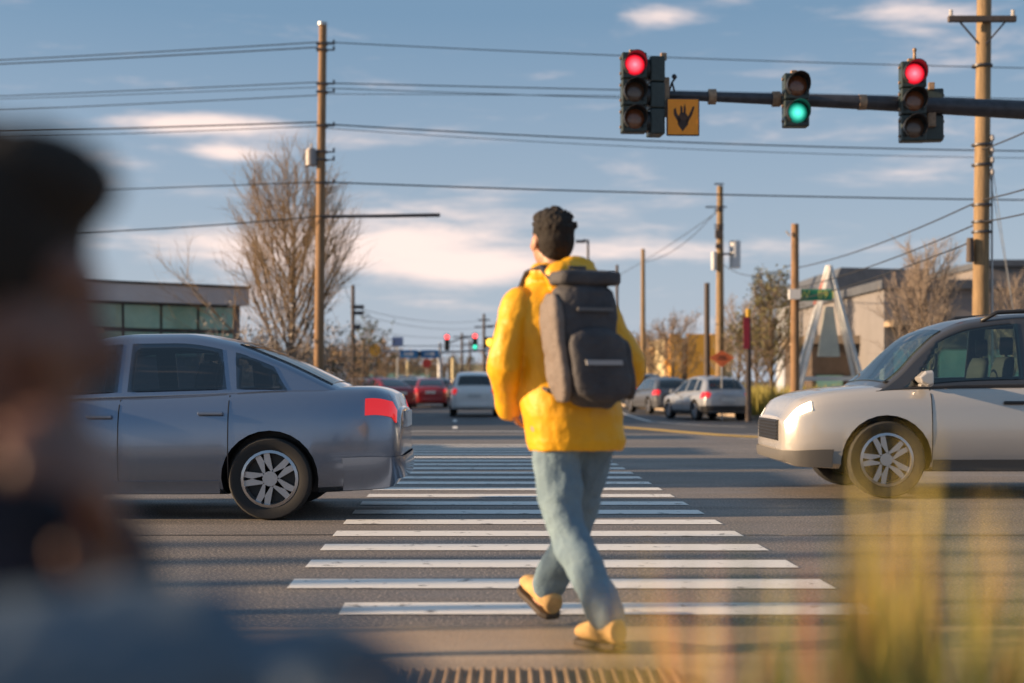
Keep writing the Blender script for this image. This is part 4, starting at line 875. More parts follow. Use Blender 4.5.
# right side buildings
def block(name, px0, px1, Y, top, depth, mat, label, parapet=None, z_over=.12, cat='building'):
    a = at(px0, Y); b = at(px1, Y); t_ = empty(name, (a.x, Y, zg(Y)), 0, label, cat); h = at(px0, Y, top).z - zg(Y); w_ = b.x - a.x
    MB().box((w_ / 2, depth / 2, h / 2), (w_, depth, h)).build('wall', mat, t_)
    if parapet: MB().box((w_ / 2, depth / 2 - .1, h + .08), (w_ + .3, depth + .4, .3)).build('parapet', parapet, t_)
    return t_, w_, h
TAUPE = pm('taupe_cladding', (.21, .20, .205), .75, var=.08, vscale=1.2); PALEW = pm('pale_grey_siding', (.52, .56, .62), .7, var=.05, vscale=2); ROOFG = pm('slate_grey_roof', (.09, .10, .12), .6, var=.2, vscale=3)
t_, w_, h_ = block('brown_store', 884, 1120, 47, 287, 14, TAUPE, 'brown flat roofed store behind the pale car', ROOFG)
for i in range(5):
    fr = MB().box((.9 + i * 1.5, -.03, 1.5), (1.3, .08, 1.9)).build('window', MULL, t_); MB().box((.9 + i * 1.5, -.08, 1.5), (1.16, .03, 1.76)).build('pane', GWIN, fr)
MB().box((w_ / 2, -.6, h_ * .72), (w_, 1.2, .18)).build('awning', pm('tan_awning', (.40, .30, .20), .7), t_)
t_, w_, h_ = block('grey_hall', 838, 930, 56, 291, 13, PALEW, 'pale grey hall with slate roof behind the white A frame')
MB().prism([(-.35, h_), (.05, at(838, 56, 268).z - zg(56)), (w_ - .3, at(838, 56, 270).z - zg(56)), (w_ + .3, h_)], 'y', -.3, 13.3).build('roof', ROOFG, t_)
for i in range(2):
    fr = MB().box((1.0 + i * 1.5, -.03, 1.5), (1.0, .08, 1.5)).build('window', MULL, t_); MB().box((1.0 + i * 1.5, -.08, 1.5), (.88, .03, 1.38)).build('pane', GWIN, fr)
t_, w_, h_ = block('taupe_warehouse', 985, 1200, 66, 265, 14, pm('grey_taupe_cladding', (.21, .19, .185), .75, var=.06), 'taller taupe warehouse at the right edge', ROOFG)
fr = MB().box((3, -.03, 2.4), (2.4, .08, 1.2)).build('window', MULL, t_); MB().box((3, -.08, 2.4), (2.2, .03, 1.0)).build('pane', GWIN, fr)
STORE = pm('dark_brown_storefront', (.10, .075, .06), .7, var=.25, vscale=2)
t_, w_, h_ = block('low_shopfront', 812, 884, 50.5, 342, 5, STORE, 'low dark shopfront between the A frame and the brown store', pm('tan_parapet', (.38, .30, .22), .7))
for i in range(2):
    fr = MB().box((.62 + i * 1.25, -.03, .95), (1.05, .08, 1.3)).build('window', MULL, t_); MB().box((.62 + i * 1.25, -.08, .95), (.93, .03, 1.18)).build('pane', GWIN, fr)
# white A shaped frame
WPNT = pm('weathered_white_paint', (.66, .66, .64), .6, var=.12, vscale=5)
af = empty('a_frame_structure', at(828, 45), 0, 'white A shaped frame standing right of the street name sign', 'frame')
ap = rel(af, 829, 266); 
def beam(p0, p1, s_, name, mat, parent): return MB().cyl(p0, p1, s_, n=4).build(name, mat, parent)
for sx, nm in ((-1, 0), (1, 1)):
    for dy in (-.5, .5): beam(ap + Vector((0, dy * .2, 0)), (sx * 1.30 + .02, dy * 1.2, 0), .085, 'leg', WPNT, af)
MB().box((0, 0, ap.z * .28), (2.0, .12, .14)).build('cross_beam', WPNT, af)
MB().prism([(-.34, ap.z * .42), (.38, ap.z * .42), (.16, ap.z * .74), (-.10, ap.z * .74)], 'y', -.06, .06).build('panel', pm('cream_panel', (.55, .56, .48), .7, var=.1), af)
beam(ap + Vector((-.02, -.12, -.02)), ap + Vector((-.5, -.12, -1.25)), .05, 'red_strut', pm('faded_red_paint', (.40, .12, .10), .6), af)
# yellow building beyond the queue
YEL = pm('yellow_render', (.75, .38, .05), .7, var=.12, vscale=1); CRM = pm('cream_render', (.70, .58, .34), .7, var=.08, vscale=1)
t_, w_, h_ = block('yellow_building', 664, 732, 92, 338, 9, CRM, 'cream and yellow building beyond the queued cars', None)
for i, (x0_, x1_) in enumerate(((.35, 1.1), (1.5, 2.7), (3.0, 3.9))): MB().box(((x0_ + x1_) / 2, -.25, h_ / 2 + .1), (x1_ - x0_, .5, h_ + .3)).build('pier', YEL, t_)
MB().box((w_ / 2 - .0, -.10, .9), (w_ - .3, .14, 1.5)).build('shopfront', MULL, t_)
MB().box((w_ / 2, -.1, 2.5), (w_, .2, .3)).build('band', YEL, t_)
t_, w_, h_ = block('cream_shop', 612, 660, 98, 352, 8, CRM, 'low cream shop seen right of the man\'s jacket', YEL)
fr = MB().box((1.2, -.04, 1.2), (1.6, .08, 1.4)).build('window', MULL, t_); MB().box((1.2, -.09, 1.2), (1.4, .03, 1.2)).build('pane', GWIN, fr)
t_, w_, h_ = block('distant_store', 355, 440, 210, 366, 20, pm('tan_distant_wall', (.36, .28, .18), .8, var=.15, vscale=.5), 'distant tan store under the gantry', WBOX)
for i in range(3): MB().box((2 + i * 4, -.05, 1.5), (2.4, .1, 1.6)).build('window', GWIN, t_)
t_, w_, h_ = block('distant_hall', 448, 500, 230, 364, 20, CRM, 'distant cream hall behind the white car', None)
MB().box((w_ / 2, -.05, 1.5), (4, .1, 1.6)).build('window', GWIN, t_)
# bollards and bin by the shopfront
for px, Y, lab in ((836, 46, 'left white bollard before the low shopfront'), (852, 46.5, 'right white bollard before the low shopfront')):
    t_ = empty('bollard', at(px, Y), 0, lab, 'bollard', 'bollards by the shopfront')
    MB().cyl((0, 0, 0), (0, 0, 1.0), .09, n=12).sphere((0, 0, 1.0), (.09, .09, .05)).build('post', WPNT, t_, smooth=True); MB().cyl((0, 0, .78), (0, 0, .86), .095, n=12).build('band', YEL, t_)

# ------------------------------------------------------------------ far junction: mast, signals, blue signs
YF = 92
gm = empty('far_signal_mast', at(440, YF), 0, 'pale far signal mast with long arm over the road', 'signal mast')
MB().tube([(0, 0, 0), rel(gm, 440, 343)], [.16, .10], 12).build('post', WBOX, gm, smooth=True)
MB().tube([rel(gm, 335, 350), rel(gm, 440, 352.5), rel(gm, 492, 350)], .07, 8).build('arm', STEEL, gm)
MB().tube([rel(gm, 449, 343), rel(gm, 462, 338), rel(gm, 475, 337)], .05, 6).tube([rel(gm, 345, 346), rel(gm, 490, 346)], .03, 6).build('span_wire', DARKST, gm)
LRF = pm('far_red_lens', (.8, .02, .03), .3, emit=(1, .05, .05), estr=3); LGF = pm('far_green_lens', (.1, .6, .4), .3, emit=(.05, .8, .5), estr=1.0)
signal('traffic_light', at(447, YF - .4, 342.5), 0, [LRF, LB, LB], 'left of the two far signals showing red')
signal('traffic_light', at(475, YF - .4, 341.5), 0, [LRF, LB, LGF], 'right of the two far signals, red with a green lens')
yl = empty('lane_signal', at(490, YF - .4, 342.5), 0, 'black square with a round yellow lamp at the end of the far arm', 'signal')
MB().box((0, 0, 0), (.75, .12, .72)).build('backplate', BLACK, yl); MB().sphere((0, -.08, 0), (.25, .05, .25), 16, 8).build('lamp', pm('lit_amber', (.8, .5, .05), .4, emit=(1, .55, .05), estr=1.5), yl, smooth='all')
BLU = pm('blue_sign_sheet', (.02, .16, .38), .5)
for px0, px1, lab in ((400, 418, 'left blue guide sign on the far arm'), (421, 439, 'right blue guide sign on the far arm')):
    s_ = empty('guide_sign', at((px0 + px1) / 2, YF - .2, 354), 0, lab, 'sign'); w_ = (px1 - px0) / F * YF
    MB().box((0, 0, 0), (w_, .05, .52)).build('panel', BLU, s_)
    MB().prism([(-.35, -.05), (.1, -.05), (.1, -.14), (.35, 0), (.1, .14), (.1, .05), (-.35, .05)], 'y', -.035, -.03).build('arrow', WPNT, s_)
MB()
tag(MB().box(at(429.6 - 10, YF - .3, 354), (.2, .12, .34)).build('detector_unit', BLACK), 'small dark unit between the two blue guide signs', 'detector')
bs = empty('box_sign', at(396, YF + 6), 0, 'blue box sign on a post above the far trees', 'sign')
MB().box(rel(bs, 397.5, 341.5), (.78, .3, .62)).build('panel', pm('faded_blue_sign', (.10, .16, .34), .5), bs, bevel=.03); MB().cyl((.1, 0, 0), rel(bs, 397.5, 346), .06, n=8).build('post', STEEL, bs)
od = empty('round_sign', at(375, 88), 0, 'yellow orange rounded sign at the left end of the far arm', 'sign')
MB().cyl(rel(od, 375, 350, -.05), rel(od, 375, 350, .02), .38, n=20).build('panel', pm('amber_sign', (.80, .38, .04), .5), od); MB().cyl((0, .1, 0), rel(od, 375, 346) + Vector((0, .1, 0)), .05, n=8).build('post', DARKST, od)
for px, Y, top, r, m, lab in ((407.5, 100, 361, .08, CRM, 'slim cream pole below the blue box sign'), (438.6, 96, 358, .07, WPNT, 'slim white pole just left of the far mast'), (453, 98, 358, .11, CRM, 'cream post beside the white car\'s left edge'), (364, 95, 338, .12, TIMBER_D, 'short dark post below the orange sign')):
    t_ = empty('roadside_post', at(px, Y), 0, lab, 'post'); MB().cyl((0, 0, 0), (0, 0, at(px, Y, top).z - zg(Y)), r, n=10).build('post', m, t_, smooth=True)
t_ = empty('stop_sign', at(427, 97), 0, 'small red disc sign between the slim white poles', 'sign'); MB().cyl(rel(t_, 427, 363.5, -.03), rel(t_, 427, 363.5, .03), .33, n=8).build('panel', pm('red_sign', (.5, .05, .04), .5), t_); MB().cyl((0, .05, 0), rel(t_, 427, 363) + Vector((0, .05, 0)), .03, n=6).build('post', STEEL, t_)

# ------------------------------------------------------------------ people
def skinned(mb, name, mat, parent, voxel=.008, smooth=6, wrinkle=0., wscale=.12, seed=0, dirn=None):
    o = mb.build(name, mat, None); m = o.modifiers.new('r', 'REMESH'); m.mode = 'VOXEL'; m.voxel_size = voxel; m.use_smooth_shade = True
    if smooth: q_ = o.modifiers.new('s', 'SMOOTH'); q_.factor = .5; q_.iterations = smooth
    if wrinkle:
        tx = bpy.data.textures.new(name + '_folds', 'CLOUDS'); tx.noise_scale = wscale; tx.noise_depth = 2
        d_ = o.modifiers.new('d', 'DISPLACE'); d_.texture = tx; d_.strength = wrinkle; d_.mid_level = .5; d_.texture_coords = 'LOCAL'
    bpy.context.view_layer.update(); bake(o); o.data.polygons.foreach_set('use_smooth', [True] * len(o.data.polygons)); o.parent = parent; o.name = name
    return o
def stack(mb, rows, n=28, k=2.3):      # rows (z, cx, cy, a, b) superellipse slices
    rings = []
    for z, cx, cy, a_, b_ in rows:
        ring = []
        for j in range(n):
            t = 2 * math.pi * j / n; c_, s_ = math.cos(t), math.sin(t)
            ring.append((cx + a_ * math.copysign(abs(c_) ** (2 / k), c_), cy + b_ * math.copysign(abs(s_) ** (2 / k), s_), z))
        rings.append(ring)
    return mb.loft(rings)
def limb(mb, pts, rad, n=16, ends=True):
    pts = [Vector(p) for p in pts]; P = []; Q = []
    for i in range(len(pts) - 1):      # Catmull-Rom through the joints
        p0 = pts[max(i - 1, 0)]; p1 = pts[i]; p2_ = pts[i + 1]; p3 = pts[min(i + 2, len(pts) - 1)]
        for s_ in range(5):
            t = s_ / 5; P.append(.5 * ((2 * p1) + (p2_ - p0) * t + (2 * p0 - 5 * p1 + 4 * p2_ - p3) * t * t + (-p0 + 3 * p1 - 3 * p2_ + p3) * t ** 3)); Q.append(rad[i] * (1 - t) + rad[i + 1] * t)
    P.append(pts[-1]); Q.append(rad[-1]); mb.tube(P, Q, n)
    if ends: mb.sphere(P[0], Q[0] * .98, n, 8); mb.sphere(P[-1], Q[-1] * .98, n, 8)
    return mb
def head(mb, c, s=1., rot=None):        # face towards +y; c = centre of the skull
    c = Vector(c); rot = rot or Matrix.Identity(3)
    def S(p, r): mb.sphere(c + rot @ (Vector(p) * s), tuple(q * s for q in r), 18, 12, rot=rot)
    S((0, -.012, .03), (.076, .096, .088)); S((0, .022, -.035), (.060, .070, .080)); S((0, .045, -.088), (.034, .038, .030)); S((0, .0, -.06), (.058, .06, .055))
    S((0, .096, -.022), (.013, .022, .022)); S((0, .088, .002), (.010, .014, .026)); S((0, .078, .030), (.052, .016, .012))
    S((0, .083, -.062), (.024, .013, .006)); S((0, .081, -.073), (.021, .013, .007))
    for e in (1, -1): S((e * .078, -.004, -.012), (.011, .022, .034)); S((e * .040, .060, -.022), (.024, .022, .022))
    return mb
def hand(mb, wrist, d, palm_n, thumb_side, s=1., curl=.5):      # d = forearm direction, palm_n = out of the palm
    w = Vector(wrist); d = Vector(d).normalized(); nrm = Vector(palm_n); nrm = (nrm - d * nrm.dot(d)).normalized(); sd_ = d.cross(nrm).normalized() * thumb_side
    for k in range(4):
        off = sd_ * (.030 - .020 * k) * s; base = w + d * .085 * s + off
        mb.tube([w + off * .6, w + d * .045 * s + off * .9, base], [.016 * s, .017 * s, .014 * s], 10)
        L = (.040, .045, .042, .033)[k] * s; p = base; ang = 0; pts = [base]
        for j in range(3):
            ang += curl * (.75 if j == 0 else 1.); p = p + (d * math.cos(ang) + nrm * math.sin(ang)) * L * (1, .68, .52)[j]; pts.append(p)
        mb.tube(pts, [.0100 * s, .0092 * s, .0084 * s, .0068 * s], 10); mb.sphere(pts[-1], .0068 * s, 8, 6)
    tb = w + d * .028 * s + sd_ * .028 * s; t1 = tb + (d * .6 + sd_ * .75 + nrm * .25).normalized() * .042 * s; t2 = t1 + (d * .85 + sd_ * .25 + nrm * .35).normalized() * .034 * s; t3 = t2 + (d * .9 + nrm * .4).normalized() * .024 * s
    mb.tube([w + sd_ * .01 * s, tb, t1, t2, t3], [.018 * s, .017 * s, .0125 * s, .0115 * s, .0085 * s], 10); mb.sphere(t3, .0085 * s, 8, 6)
    return mb
SKIN = pm('skin', (.42, .22, .14), .5, var=.1, vscale=12); SKIN.node_tree.nodes['Principled BSDF'].inputs['Subsurface Weight'].default_value = .08
HAIR = pm('dark_brown_hair', (.011, .007, .005), .85, var=.5, vscale=30, bump=.4, bscale=70, stretch=(1, 1, .4))
JACK = pm('yellow_rain_jacket', (.82, .43, .008), .5, col2=(.74, .34, .006), vscale=5, bump=.5, bscale=16)
DENIM = pm('blue_denim', (.095, .16, .225), .8, col2=(.19, .28, .335), vscale=6, bump=.3, bscale=90)
BOOT = pm('tan_nubuck', (.54, .33, .13), .85, var=.25, vscale=10); SOLE = pm('dark_sole', (.05, .035, .025), .7)
PACK = pm('charcoal_pack_fabric', (.028, .029, .038), .75, col2=(.075, .072, .078), vscale=6, bump=.5, bscale=30); PACK_LIT = pm('sunlit_pack_fabric', (.17, .14, .125), .75, var=.15, vscale=8, bump=.4, bscale=30)  # paler taupe copy paints the sunlight on the pack's left side
HEADING = R(22)
man = empty('person', (.275, 6.0, 0), HEADING, 'person in a yellow hooded jacket and jeans walking away over the crosswalk', 'person')
# pose (x right, y forward, z up)
Lh, Rh = Vector((-.095, 0, .90)), Vector((.095, .0, .90))
Lk_, La = Vector((-.08, -.06, .49)), Vector((-.015, -.33, .118))
Rk_, Ra = Vector((.085, .175, .505)), Vector((.025, .37, .15))
bd = MB()
stack(bd, [(.84, 0, 0, .13, .095), (.92, 0, 0, .165, .115), (1.02, 0, .01, .15, .105), (1.14, 0, .015, .145, .10), (1.28, 0, .02, .165, .115), (1.40, 0, .025, .175, .105), (1.47, 0, .03, .13, .085), (1.51, 0, .035, .07, .065)])
limb(bd, [(0, .03, 1.46), (0, .045, 1.54), (0, .065, 1.62)], [.062, .056, .055])
hrot = Euler((R(4), 0, R(4))).to_matrix(); HC = Vector((-.005, .085, 1.70)); head(bd, HC, 1.06, hrot)
for (h_, k_, a_) in ((Lh, Lk_, La), (Rh, Rk_, Ra)):
    limb(bd, [h_, h_.lerp(k_, .5) + Vector((0, .015, 0)), k_, k_.lerp(a_, .35) + Vector((0, -.015, 0)), a_], [.085, .075, .055, .054, .038])
    f = Vector((0, 1, 0)); bd.sphere(a_ + Vector((0, .07, -.06)), (.04, .11, .03), 12, 8)
LS, LE, LW = Vector((-.18, .02, 1.42)), Vector((-.285, -.01, 1.16)), Vector((-.225, .17, .99))
RS_, RE, RW = Vector((.185, .02, 1.42)), Vector((.300, -.02, 1.16)), Vector((.215, .175, 1.00))
for (a_, b_, c_, sg_) in ((LS, LE, LW, 1), (RS_, RE, RW, -1)):
    limb(bd, [a_, a_.lerp(b_, .5), b_, b_.lerp(c_, .5), c_], [.052, .046, .038, .034, .026])
    hand(bd, c_, (c_ - b_).normalized() * .6 + Vector((sg_ * .6, .1, -.6)), (sg_, -.2, 0), -sg_ , 1., .5)
skinned(bd, 'body', SKIN, man, .007, 4)
hr = MB()
for p, r_ in (((0, -.020, .040), (.082, .100, .090)), ((0, -.045, .0), (.076, .076, .085)), ((0, .03, .092), (.066, .066, .038)), ((.0, -.06, -.045), (.058, .045, .04))): hr.sphere(HC + hrot @ (Vector(p) * 1.06), tuple(q_ * 1.06 for q_ in r_), 18, 12, rot=hrot)
rh_ = random.Random(3)
for i in range(110):
    a_ = rh_.uniform(0, 6.28); e_ = rh_.uniform(.1, 1.5); dv_ = Vector((math.cos(a_) * math.cos(e_), math.sin(a_) * math.cos(e_), math.sin(e_)))
    if dv_.y > .55 and dv_.z < .5: continue
    b0 = HC + hrot @ Vector((dv_.x * .088, dv_.y * .104 - .02, dv_.z * .095 + .04)); hr.tube([b0, b0 + dv_ * .014 + Vector((.008, .008, .004))], [.008, .004], 6)
skinned(hr, 'hair', HAIR, man, .005, 4, .005, .02)
# jeans
jn = MB(); stack(jn, [(.80, 0, 0, .155, .12), (.90, 0, 0, .18, .13), (.99, 0, .005, .165, .12)])
limb(jn, [Lh + Vector((.0, 0, .02)), Lh.lerp(Lk_, .5) + Vector((0, .015, 0)), Lk_, Lk_.lerp(La, .5) + Vector((0, -.025, 0)), La + Vector((0, -.012, .02))], [.115, .100, .082, .078, .074])
limb(jn, [Rh + Vector((.0, 0, .02)), Rh.lerp(Rk_, .5) + Vector((0, .015, 0)), Rk_, Rk_.lerp(Ra, .5) + Vector((0, -.025, 0)), Ra + Vector((0, -.012, .02))], [.115, .100, .082, .078, .074])
skinned(jn, 'jeans', DENIM, man, .008, 4, .034, .13)
# boots: left planted, toe bent; right heel just touching, toe raised
def boot(ankle, pitch, roll_z=0.):
    M = Matrix.Translation(ankle) @ Matrix.Rotation(roll_z, 4, 'Z') @ Matrix.Rotation(pitch, 4, 'X'); b_ = MB(); so = MB()
    T = lambda p: M @ Vector(p)
    rows = [(-.09, .040, -.035, .046), (-.06, .048, -.025, .058), (-.02, .050, -.012, .068), (.03, .050, -.022, .060), (.08, .052, -.036, .046), (.13, .056, -.044, .038), (.175, .052, -.048, .034), (.205, .034, -.055, .024)]
    b_.loft([[T((w_ * math.cos(2 * math.pi * j / 16), y_, zc + zr * math.sin(2 * math.pi * j / 16))) for j in range(16)] for y_, w_, zc, zr in rows])
    b_.tube([T((0, -.025, -.04)), T((0, -.020, .0)), T((0, -.015, .03))], [.055, .054, .052], 16)
    so.loft([[T((w_ * 1.12 * sx, y_, z_)) for sx, z_ in ((-1, -.105), (1, -.105), (1, -.078), (-1, -.078))] for y_, w_, _, _ in [(-.095, .03, 0, 0)] + rows[1:-1] + [(.208, .028, 0, 0)]])
    o = skinned(b_, 'boot', BOOT, man, .006, 3, .008, .04); s_ = so.build('sole', SOLE, o, bevel=.008); return o
boot(La + Vector((0, 0, -.002)), R(-4), R(6)); boot(Ra, R(20), R(4))
# jacket, sleeves, bunched hood
jk = MB()
stack(jk, [(.80, 0, 0, .200, .160), (.84, 0, 0, .215, .172), (.95, 0, .0, .220, .175), (1.08, 0, .01, .212, .168), (1.22, 0, .015, .215, .165), (1.34, 0, .02, .222, .158), (1.43, 0, .025, .205, .135), (1.49, 0, .03, .150, .110), (1.53, 0, .03, .100, .09)])
for a_, b_, c_ in ((LS, LE, LW), (RS_, RE, RW)):
    limb(jk, [a_ + Vector((0, 0, -.01)), a_.lerp(b_, .5) + Vector((0, -.01, 0)), b_, b_.lerp(c_, .5), c_ + (c_ - b_).normalized() * .03], [.084, .076, .068, .062, .054])
for i in range(16):
    t_ = i / 15 * 2 * math.pi; rr_ = .098; jk.sphere((rr_ * math.sin(t_), .03 - rr_ * .95 * math.cos(t_), 1.545 - .018 * math.sin(t_ * 1)* 0 + (.012 if math.cos(t_) > 0 else -.03)), (.044, .044, .042), 10, 8)
jk.sphere((0, -.115, 1.535), (.125, .072, .072), 14, 10); jk.sphere((.03, -.10, 1.585), (.085, .05, .04), 12, 8)
skinned(jk, 'jacket', JACK, man, .008, 2, .026, .15)
# backpack
bp_ = MB()
def rbox(mb, c, d, k=5., n=32):
    rows = []
    for i in range(11):
        t_ = -1 + 2 * i / 10; sc_ = (1 - abs(t_) ** 6) ** .35 if abs(t_) < 1 else .35; sc_ = max(sc_, .45); rows.append((c[2] + t_ * d[2] / 2, c[0], c[1], d[0] / 2 * sc_, d[1] / 2 * sc_))
    return stack(mb, rows, n, k)
rbox(bp_, (-.01, -.25, 1.25), (.285, .19, .53), 2.8); 
pack = skinned(bp_, 'backpack_bag', PACK, None, .008, 4, .018, .10)
pk = empty('backpack', (man.location.x, man.location.y, 0), HEADING, 'dark grey backpack, sunlit side painted taupe, worn over the yellow jacket', 'backpack'); pack.parent = pk; pack.name = 'main_bag'
fp_ = MB(); rbox(fp_, (.0, -.345, 1.16), (.25, .08, .30), 3.2); skinned(fp_, 'front_pocket', PACK, pk, .008, 3, .012, .08)
sp_ = MB(); rbox(sp_, (-.148, -.25, 1.23), (.06, .17, .44), 3); skinned(sp_, 'side_panel', PACK_LIT, pk, .008, 3, .02, .08)
sp_ = MB(); rbox(sp_, (.148, -.25, 1.15), (.05, .15, .26), 3); skinned(sp_, 'side_pocket', PACK, pk, .008, 3, .02, .08)
tp_ = MB(); rbox(tp_, (0, -.25, 1.515), (.28, .17, .07)); skinned(tp_, 'top_flap', PACK, pk, .008, 3, .012, .08)
MB().box((0, -.388, 1.17), (.16, .012, .02)).build('reflective_strip', pm('reflective_grey', (.30, .30, .32), .4), pk)
MB().box((0, -.352, 1.385), (.16, .012, .014)).build('top_zip', pm('grey_zip', (.1, .1, .11), .4), pk)
MB().tube([(-.04, -.17, 1.53), (-.035, -.17, 1.565), (.035, -.17, 1.565), (.04, -.17, 1.53)], .01, 8).build('carry_loop', PACK, pk, smooth=True)
for e in (1, -1): 
    st_ = MB(); st_.tube([(e * .09, -.17, 1.50), (e * .105, -.06, 1.575), (e * .115, .06, 1.56), (e * .13, .165, 1.44), (e * .14, .195, 1.28), (e * .15, .12, 1.12), (e * .14, -.15, 1.05)], .028, 10, flat=.4); st_.build('shoulder_strap', PACK, pk, smooth=True)

def lean(o):
    for v_ in o.data.vertices:
        f = min(max((v_.co.z - .85) / .45, 0), 1); v_.co.x -= .075 * f
for r0 in (man, pk):
    for o in [x for x in bpy.data.objects if x.parent == r0 and x.type == 'MESH']:
        lean(o)
# person close to the camera at the left, kneeling and facing right
NAVY = pm('navy_coat', (.012, .016, .028), .8, var=.3, vscale=10, bump=.3, bscale=60); SLATE_SKYLIT = pm('skylit_slate_cloth', (.075, .11, .15), .7, var=.15, vscale=8, bump=.3, bscale=60); TROU = pm('dark_trousers', (.02, .022, .03), .8, var=.2, vscale=8)  # slate tone paints sky light on the sleeve of the navy coat
near = empty('person', (-.475, .95, 0), R(-82), 'blurred person in a dark navy coat close to the camera at the left edge', 'person')
bd = MB()
stack(bd, [(.44, 0, -.05, .16, .13), (.55, 0, -.04, .17, .125), (.68, 0, -.02, .15, .11), (.82, 0, 0, .155, .11), (.96, 0, .02, .175, .115), (1.03, 0, .03, .14, .09), (1.07, 0, .04, .07, .07)])
limb(bd, [(0, .04, 1.02), (0, .06, 1.09), (0, .085, 1.15)], [.062, .057, .055]); hr2 = Euler((R(-6), 0, R(-4))).to_matrix(); HN = Vector((0, .10, 1.225)); head(bd, HN, 1.05, hr2)
nLk, nLa = Vector((-.13, .36, .50)), Vector((-.13, .30, .10)); nRk, nRa = Vector((.12, .02, .07)), Vector((.12, -.38, .09))
limb(bd, [(-.10, -.03, .50), (-.12, .17, .51), nLk, (-.13, .34, .30), nLa], [.09, .08, .058, .052, .04]); limb(bd, [(.10, -.03, .48), (.11, .0, .28), nRk, (.12, -.18, .075), nRa], [.09, .078, .06, .052, .04])
bd.sphere(nLa + Vector((0, .07, -.06)), (.04, .12, .032), 12, 8); bd.sphere(nRa + Vector((0, -.04, -.02)), (.04, .05, .07), 12, 8)
# right arm (towards the camera): elbow out, forearm forward;  left hand raised to the chin
aS, aE, aW = Vector((.185, .03, .97)), Vector((.285, .10, .965)), Vector((.26, .285, 1.0))
cS, cE, cW = Vector((-.185, .03, .99)), Vector((-.17, .15, .84)), Vector((.03, .20, 1.04))
limb(bd, [aS, aS.lerp(aE, .5), aE, aE.lerp(aW, .5), aW], [.052, .046, .040, .036, .027]); limb(bd, [cS, cS.lerp(cE, .5), cE, cE.lerp(cW, .5), cW], [.052, .046, .040, .036, .027])
hand(bd, cW, (cW - cE).normalized(), (.3, -1, .0), 1, 1., .6)
hand(bd, aW, (aW - aE).normalized(), (0, 0, -1), -1, 1., 1.0)
skinned(bd, 'body', pm('deep_skin', (.15, .07, .05), .5, var=.15, vscale=12), near, .007, 3); near.scale = (.95, .95, .94)
hz_ = MB()
for p, r_ in (((0, -.022, .042), (.090, .106, .094)), ((0, -.05, -.01), (.082, .075, .09)), ((0, .035, .092), (.066, .066, .040))): hz_.sphere(HN + hr2 @ (Vector(p) * 1.05), tuple(q_ * 1.06 for q_ in r_), 18, 12, rot=hr2)
skinned(hz_, 'hair', HAIR, near, .007, 3, .012, .02)
for e in (1, -1): MB().sphere(HN + hr2 @ Vector((e * .030, .072, .008)), .010, 12, 8).build('eye', pm('eye_white', (.10, .09, .085), .5), near, smooth='all')
ct = MB(); stack(ct, [(.40, 0, -.05, .19, .165), (.55, 0, -.04, .20, .165), (.70, 0, -.0, .20, .18), (.85, 0, .03, .22, .215), (.97, 0, .045, .225, .20), (1.04, 0, .05, .18, .16), (1.09, 0, .045, .12, .12), (1.15, 0, .055, .10, .105)])
limb(ct, [cS, cS.lerp(cE, .5), cE, cE.lerp(cW, .5), cW], [.085, .078, .07, .058, .046]); limb(ct, [aS, aS.lerp(aE, .5), aE], [.098, .090, .076]); skinned(ct, 'coat', NAVY, near, .009, 3, .03, .08)
sl = MB(); limb(sl, [aE, aE.lerp(aW, .5), aW], [.082, .070, .058]); skinned(sl, 'sleeve', SLATE_SKYLIT, near, .009, 3, .03, .08)
gl = MB(); limb(gl, [aE.lerp(aW, .85), aW], [.036, .033]); hand(gl, aW, (aW - aE).normalized(), (0, 0, -1), -1, 1.12, 1.0); skinned(gl, 'glove', SLATE_SKYLIT, near, .004, 2)
tw_ = MB(); limb(tw_, [(-.10, -.03, .50), (-.12, .17, .51), nLk, (-.13, .34, .30), nLa + Vector((0, 0, .03))], [.115, .105, .085, .075, .065]); limb(tw_, [(.10, -.03, .48), (.11, .0, .28), nRk + Vector((0, 0, .02)), (.12, -.18, .095), nRa], [.115, .10, .088, .075, .062])
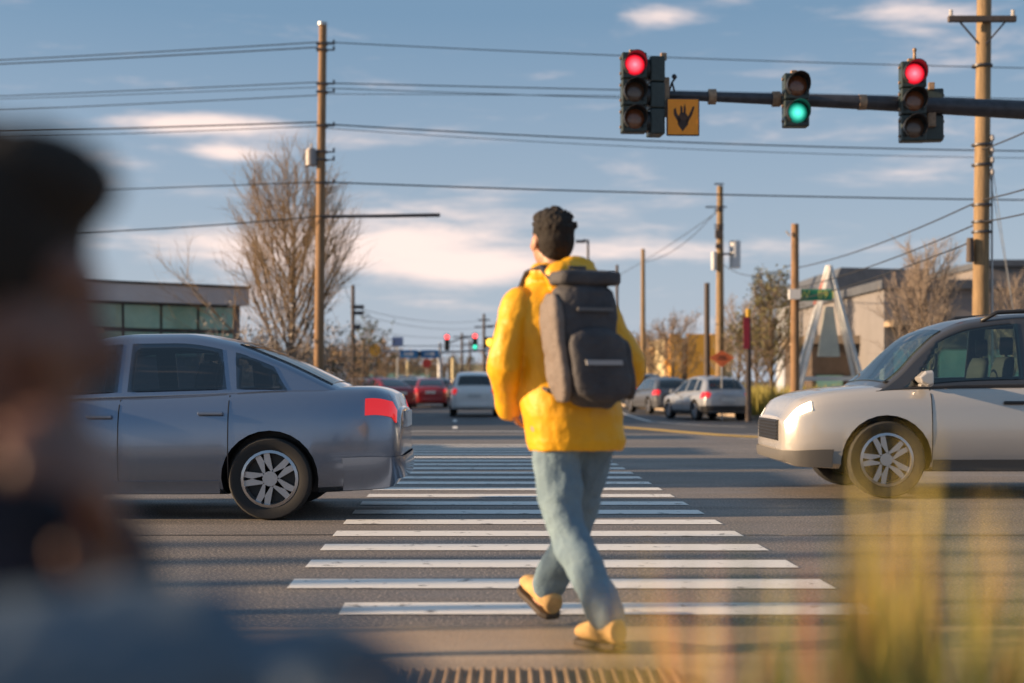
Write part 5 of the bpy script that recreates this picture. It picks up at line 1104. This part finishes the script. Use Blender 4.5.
skinned(tw_, 'trousers', TROU, near, .009, 3, .02, .08)
for a_, d_ in ((nLa, Vector((0, .06, -.055))), (nRa, Vector((0, -.05, -.02)))):
    sh = MB(); sh.sphere(a_ + d_, (.052, .145, .05) if d_.y > 0 else (.052, .07, .085), 16, 10); sh.sphere(a_, .058, 14, 8); skinned(sh, 'shoe', BLACK, near, .008, 3)

# blurred planting right in front of the camera
BLADE = pm('gold_green_blades', (.34, .30, .04), .6, col2=(.55, .38, .09), vscale=6); BLADER = pm('russet_blades', (.34, .11, .06), .7, col2=(.44, .22, .12), vscale=6); BLADEG = pm('deep_green_blades', (.08, .13, .025), .6, col2=(.22, .24, .045), vscale=6)
for i, (px, Y, top, rad, n, mat, ln, lab) in enumerate([
    (885, 1.30, 480, .022, 40, BLADE, .03, 'tall narrow clump of golden green grass before the pale car\'s wheel'),
    (944, 1.36, 530, .020, 26, BLADE, .04, 'slimmer tall golden clump right of the tallest one'),
    (672, 1.20, 618, .03, 34, BLADE, .10, 'low yellow green grass clump right of the walking man\'s boots'),
    (712, 1.30, 592, .035, 40, BLADE, .10, 'brighter yellow clump second from the man\'s boots'),
    (760, 1.40, 598, .045, 34, BLADER, .12, 'low russet grass clump third from the man\'s boots'),
    (815, 1.25, 622, .06, 44, BLADER, .20, 'lowest russet clump left of the tall golden one'),
    (905, 1.10, 590, .06, 50, BLADEG, .12, 'green clump at the foot of the tall golden one'),
    (975, 1.15, 590, .05, 40, BLADER, .14, 'russet clump between the tall golden clumps and the corner'),
    (1005, 1.05, 560, .05, 60, BLADE, .14, 'orange gold clump near the right edge'),
    (1050, .98, 560, .06, 70, BLADEG, .2, 'broad dark green clump in the bottom right corner')]):
    b = at(px, Y, z=0); H = at(px, Y, top).z
    g = grass_mesh(n * (6 if Y != 1.30 and Y != 1.36 else 4), rad * 1.3, H * .96, 300 + i, w=.008, lean=ln * .5, nseg=7)
    t_ = empty('ornamental_grass', b, 0, lab, 'grass clump', 'grass clumps in front of the camera')
    g.build('blades', mat, t_, fix=False)
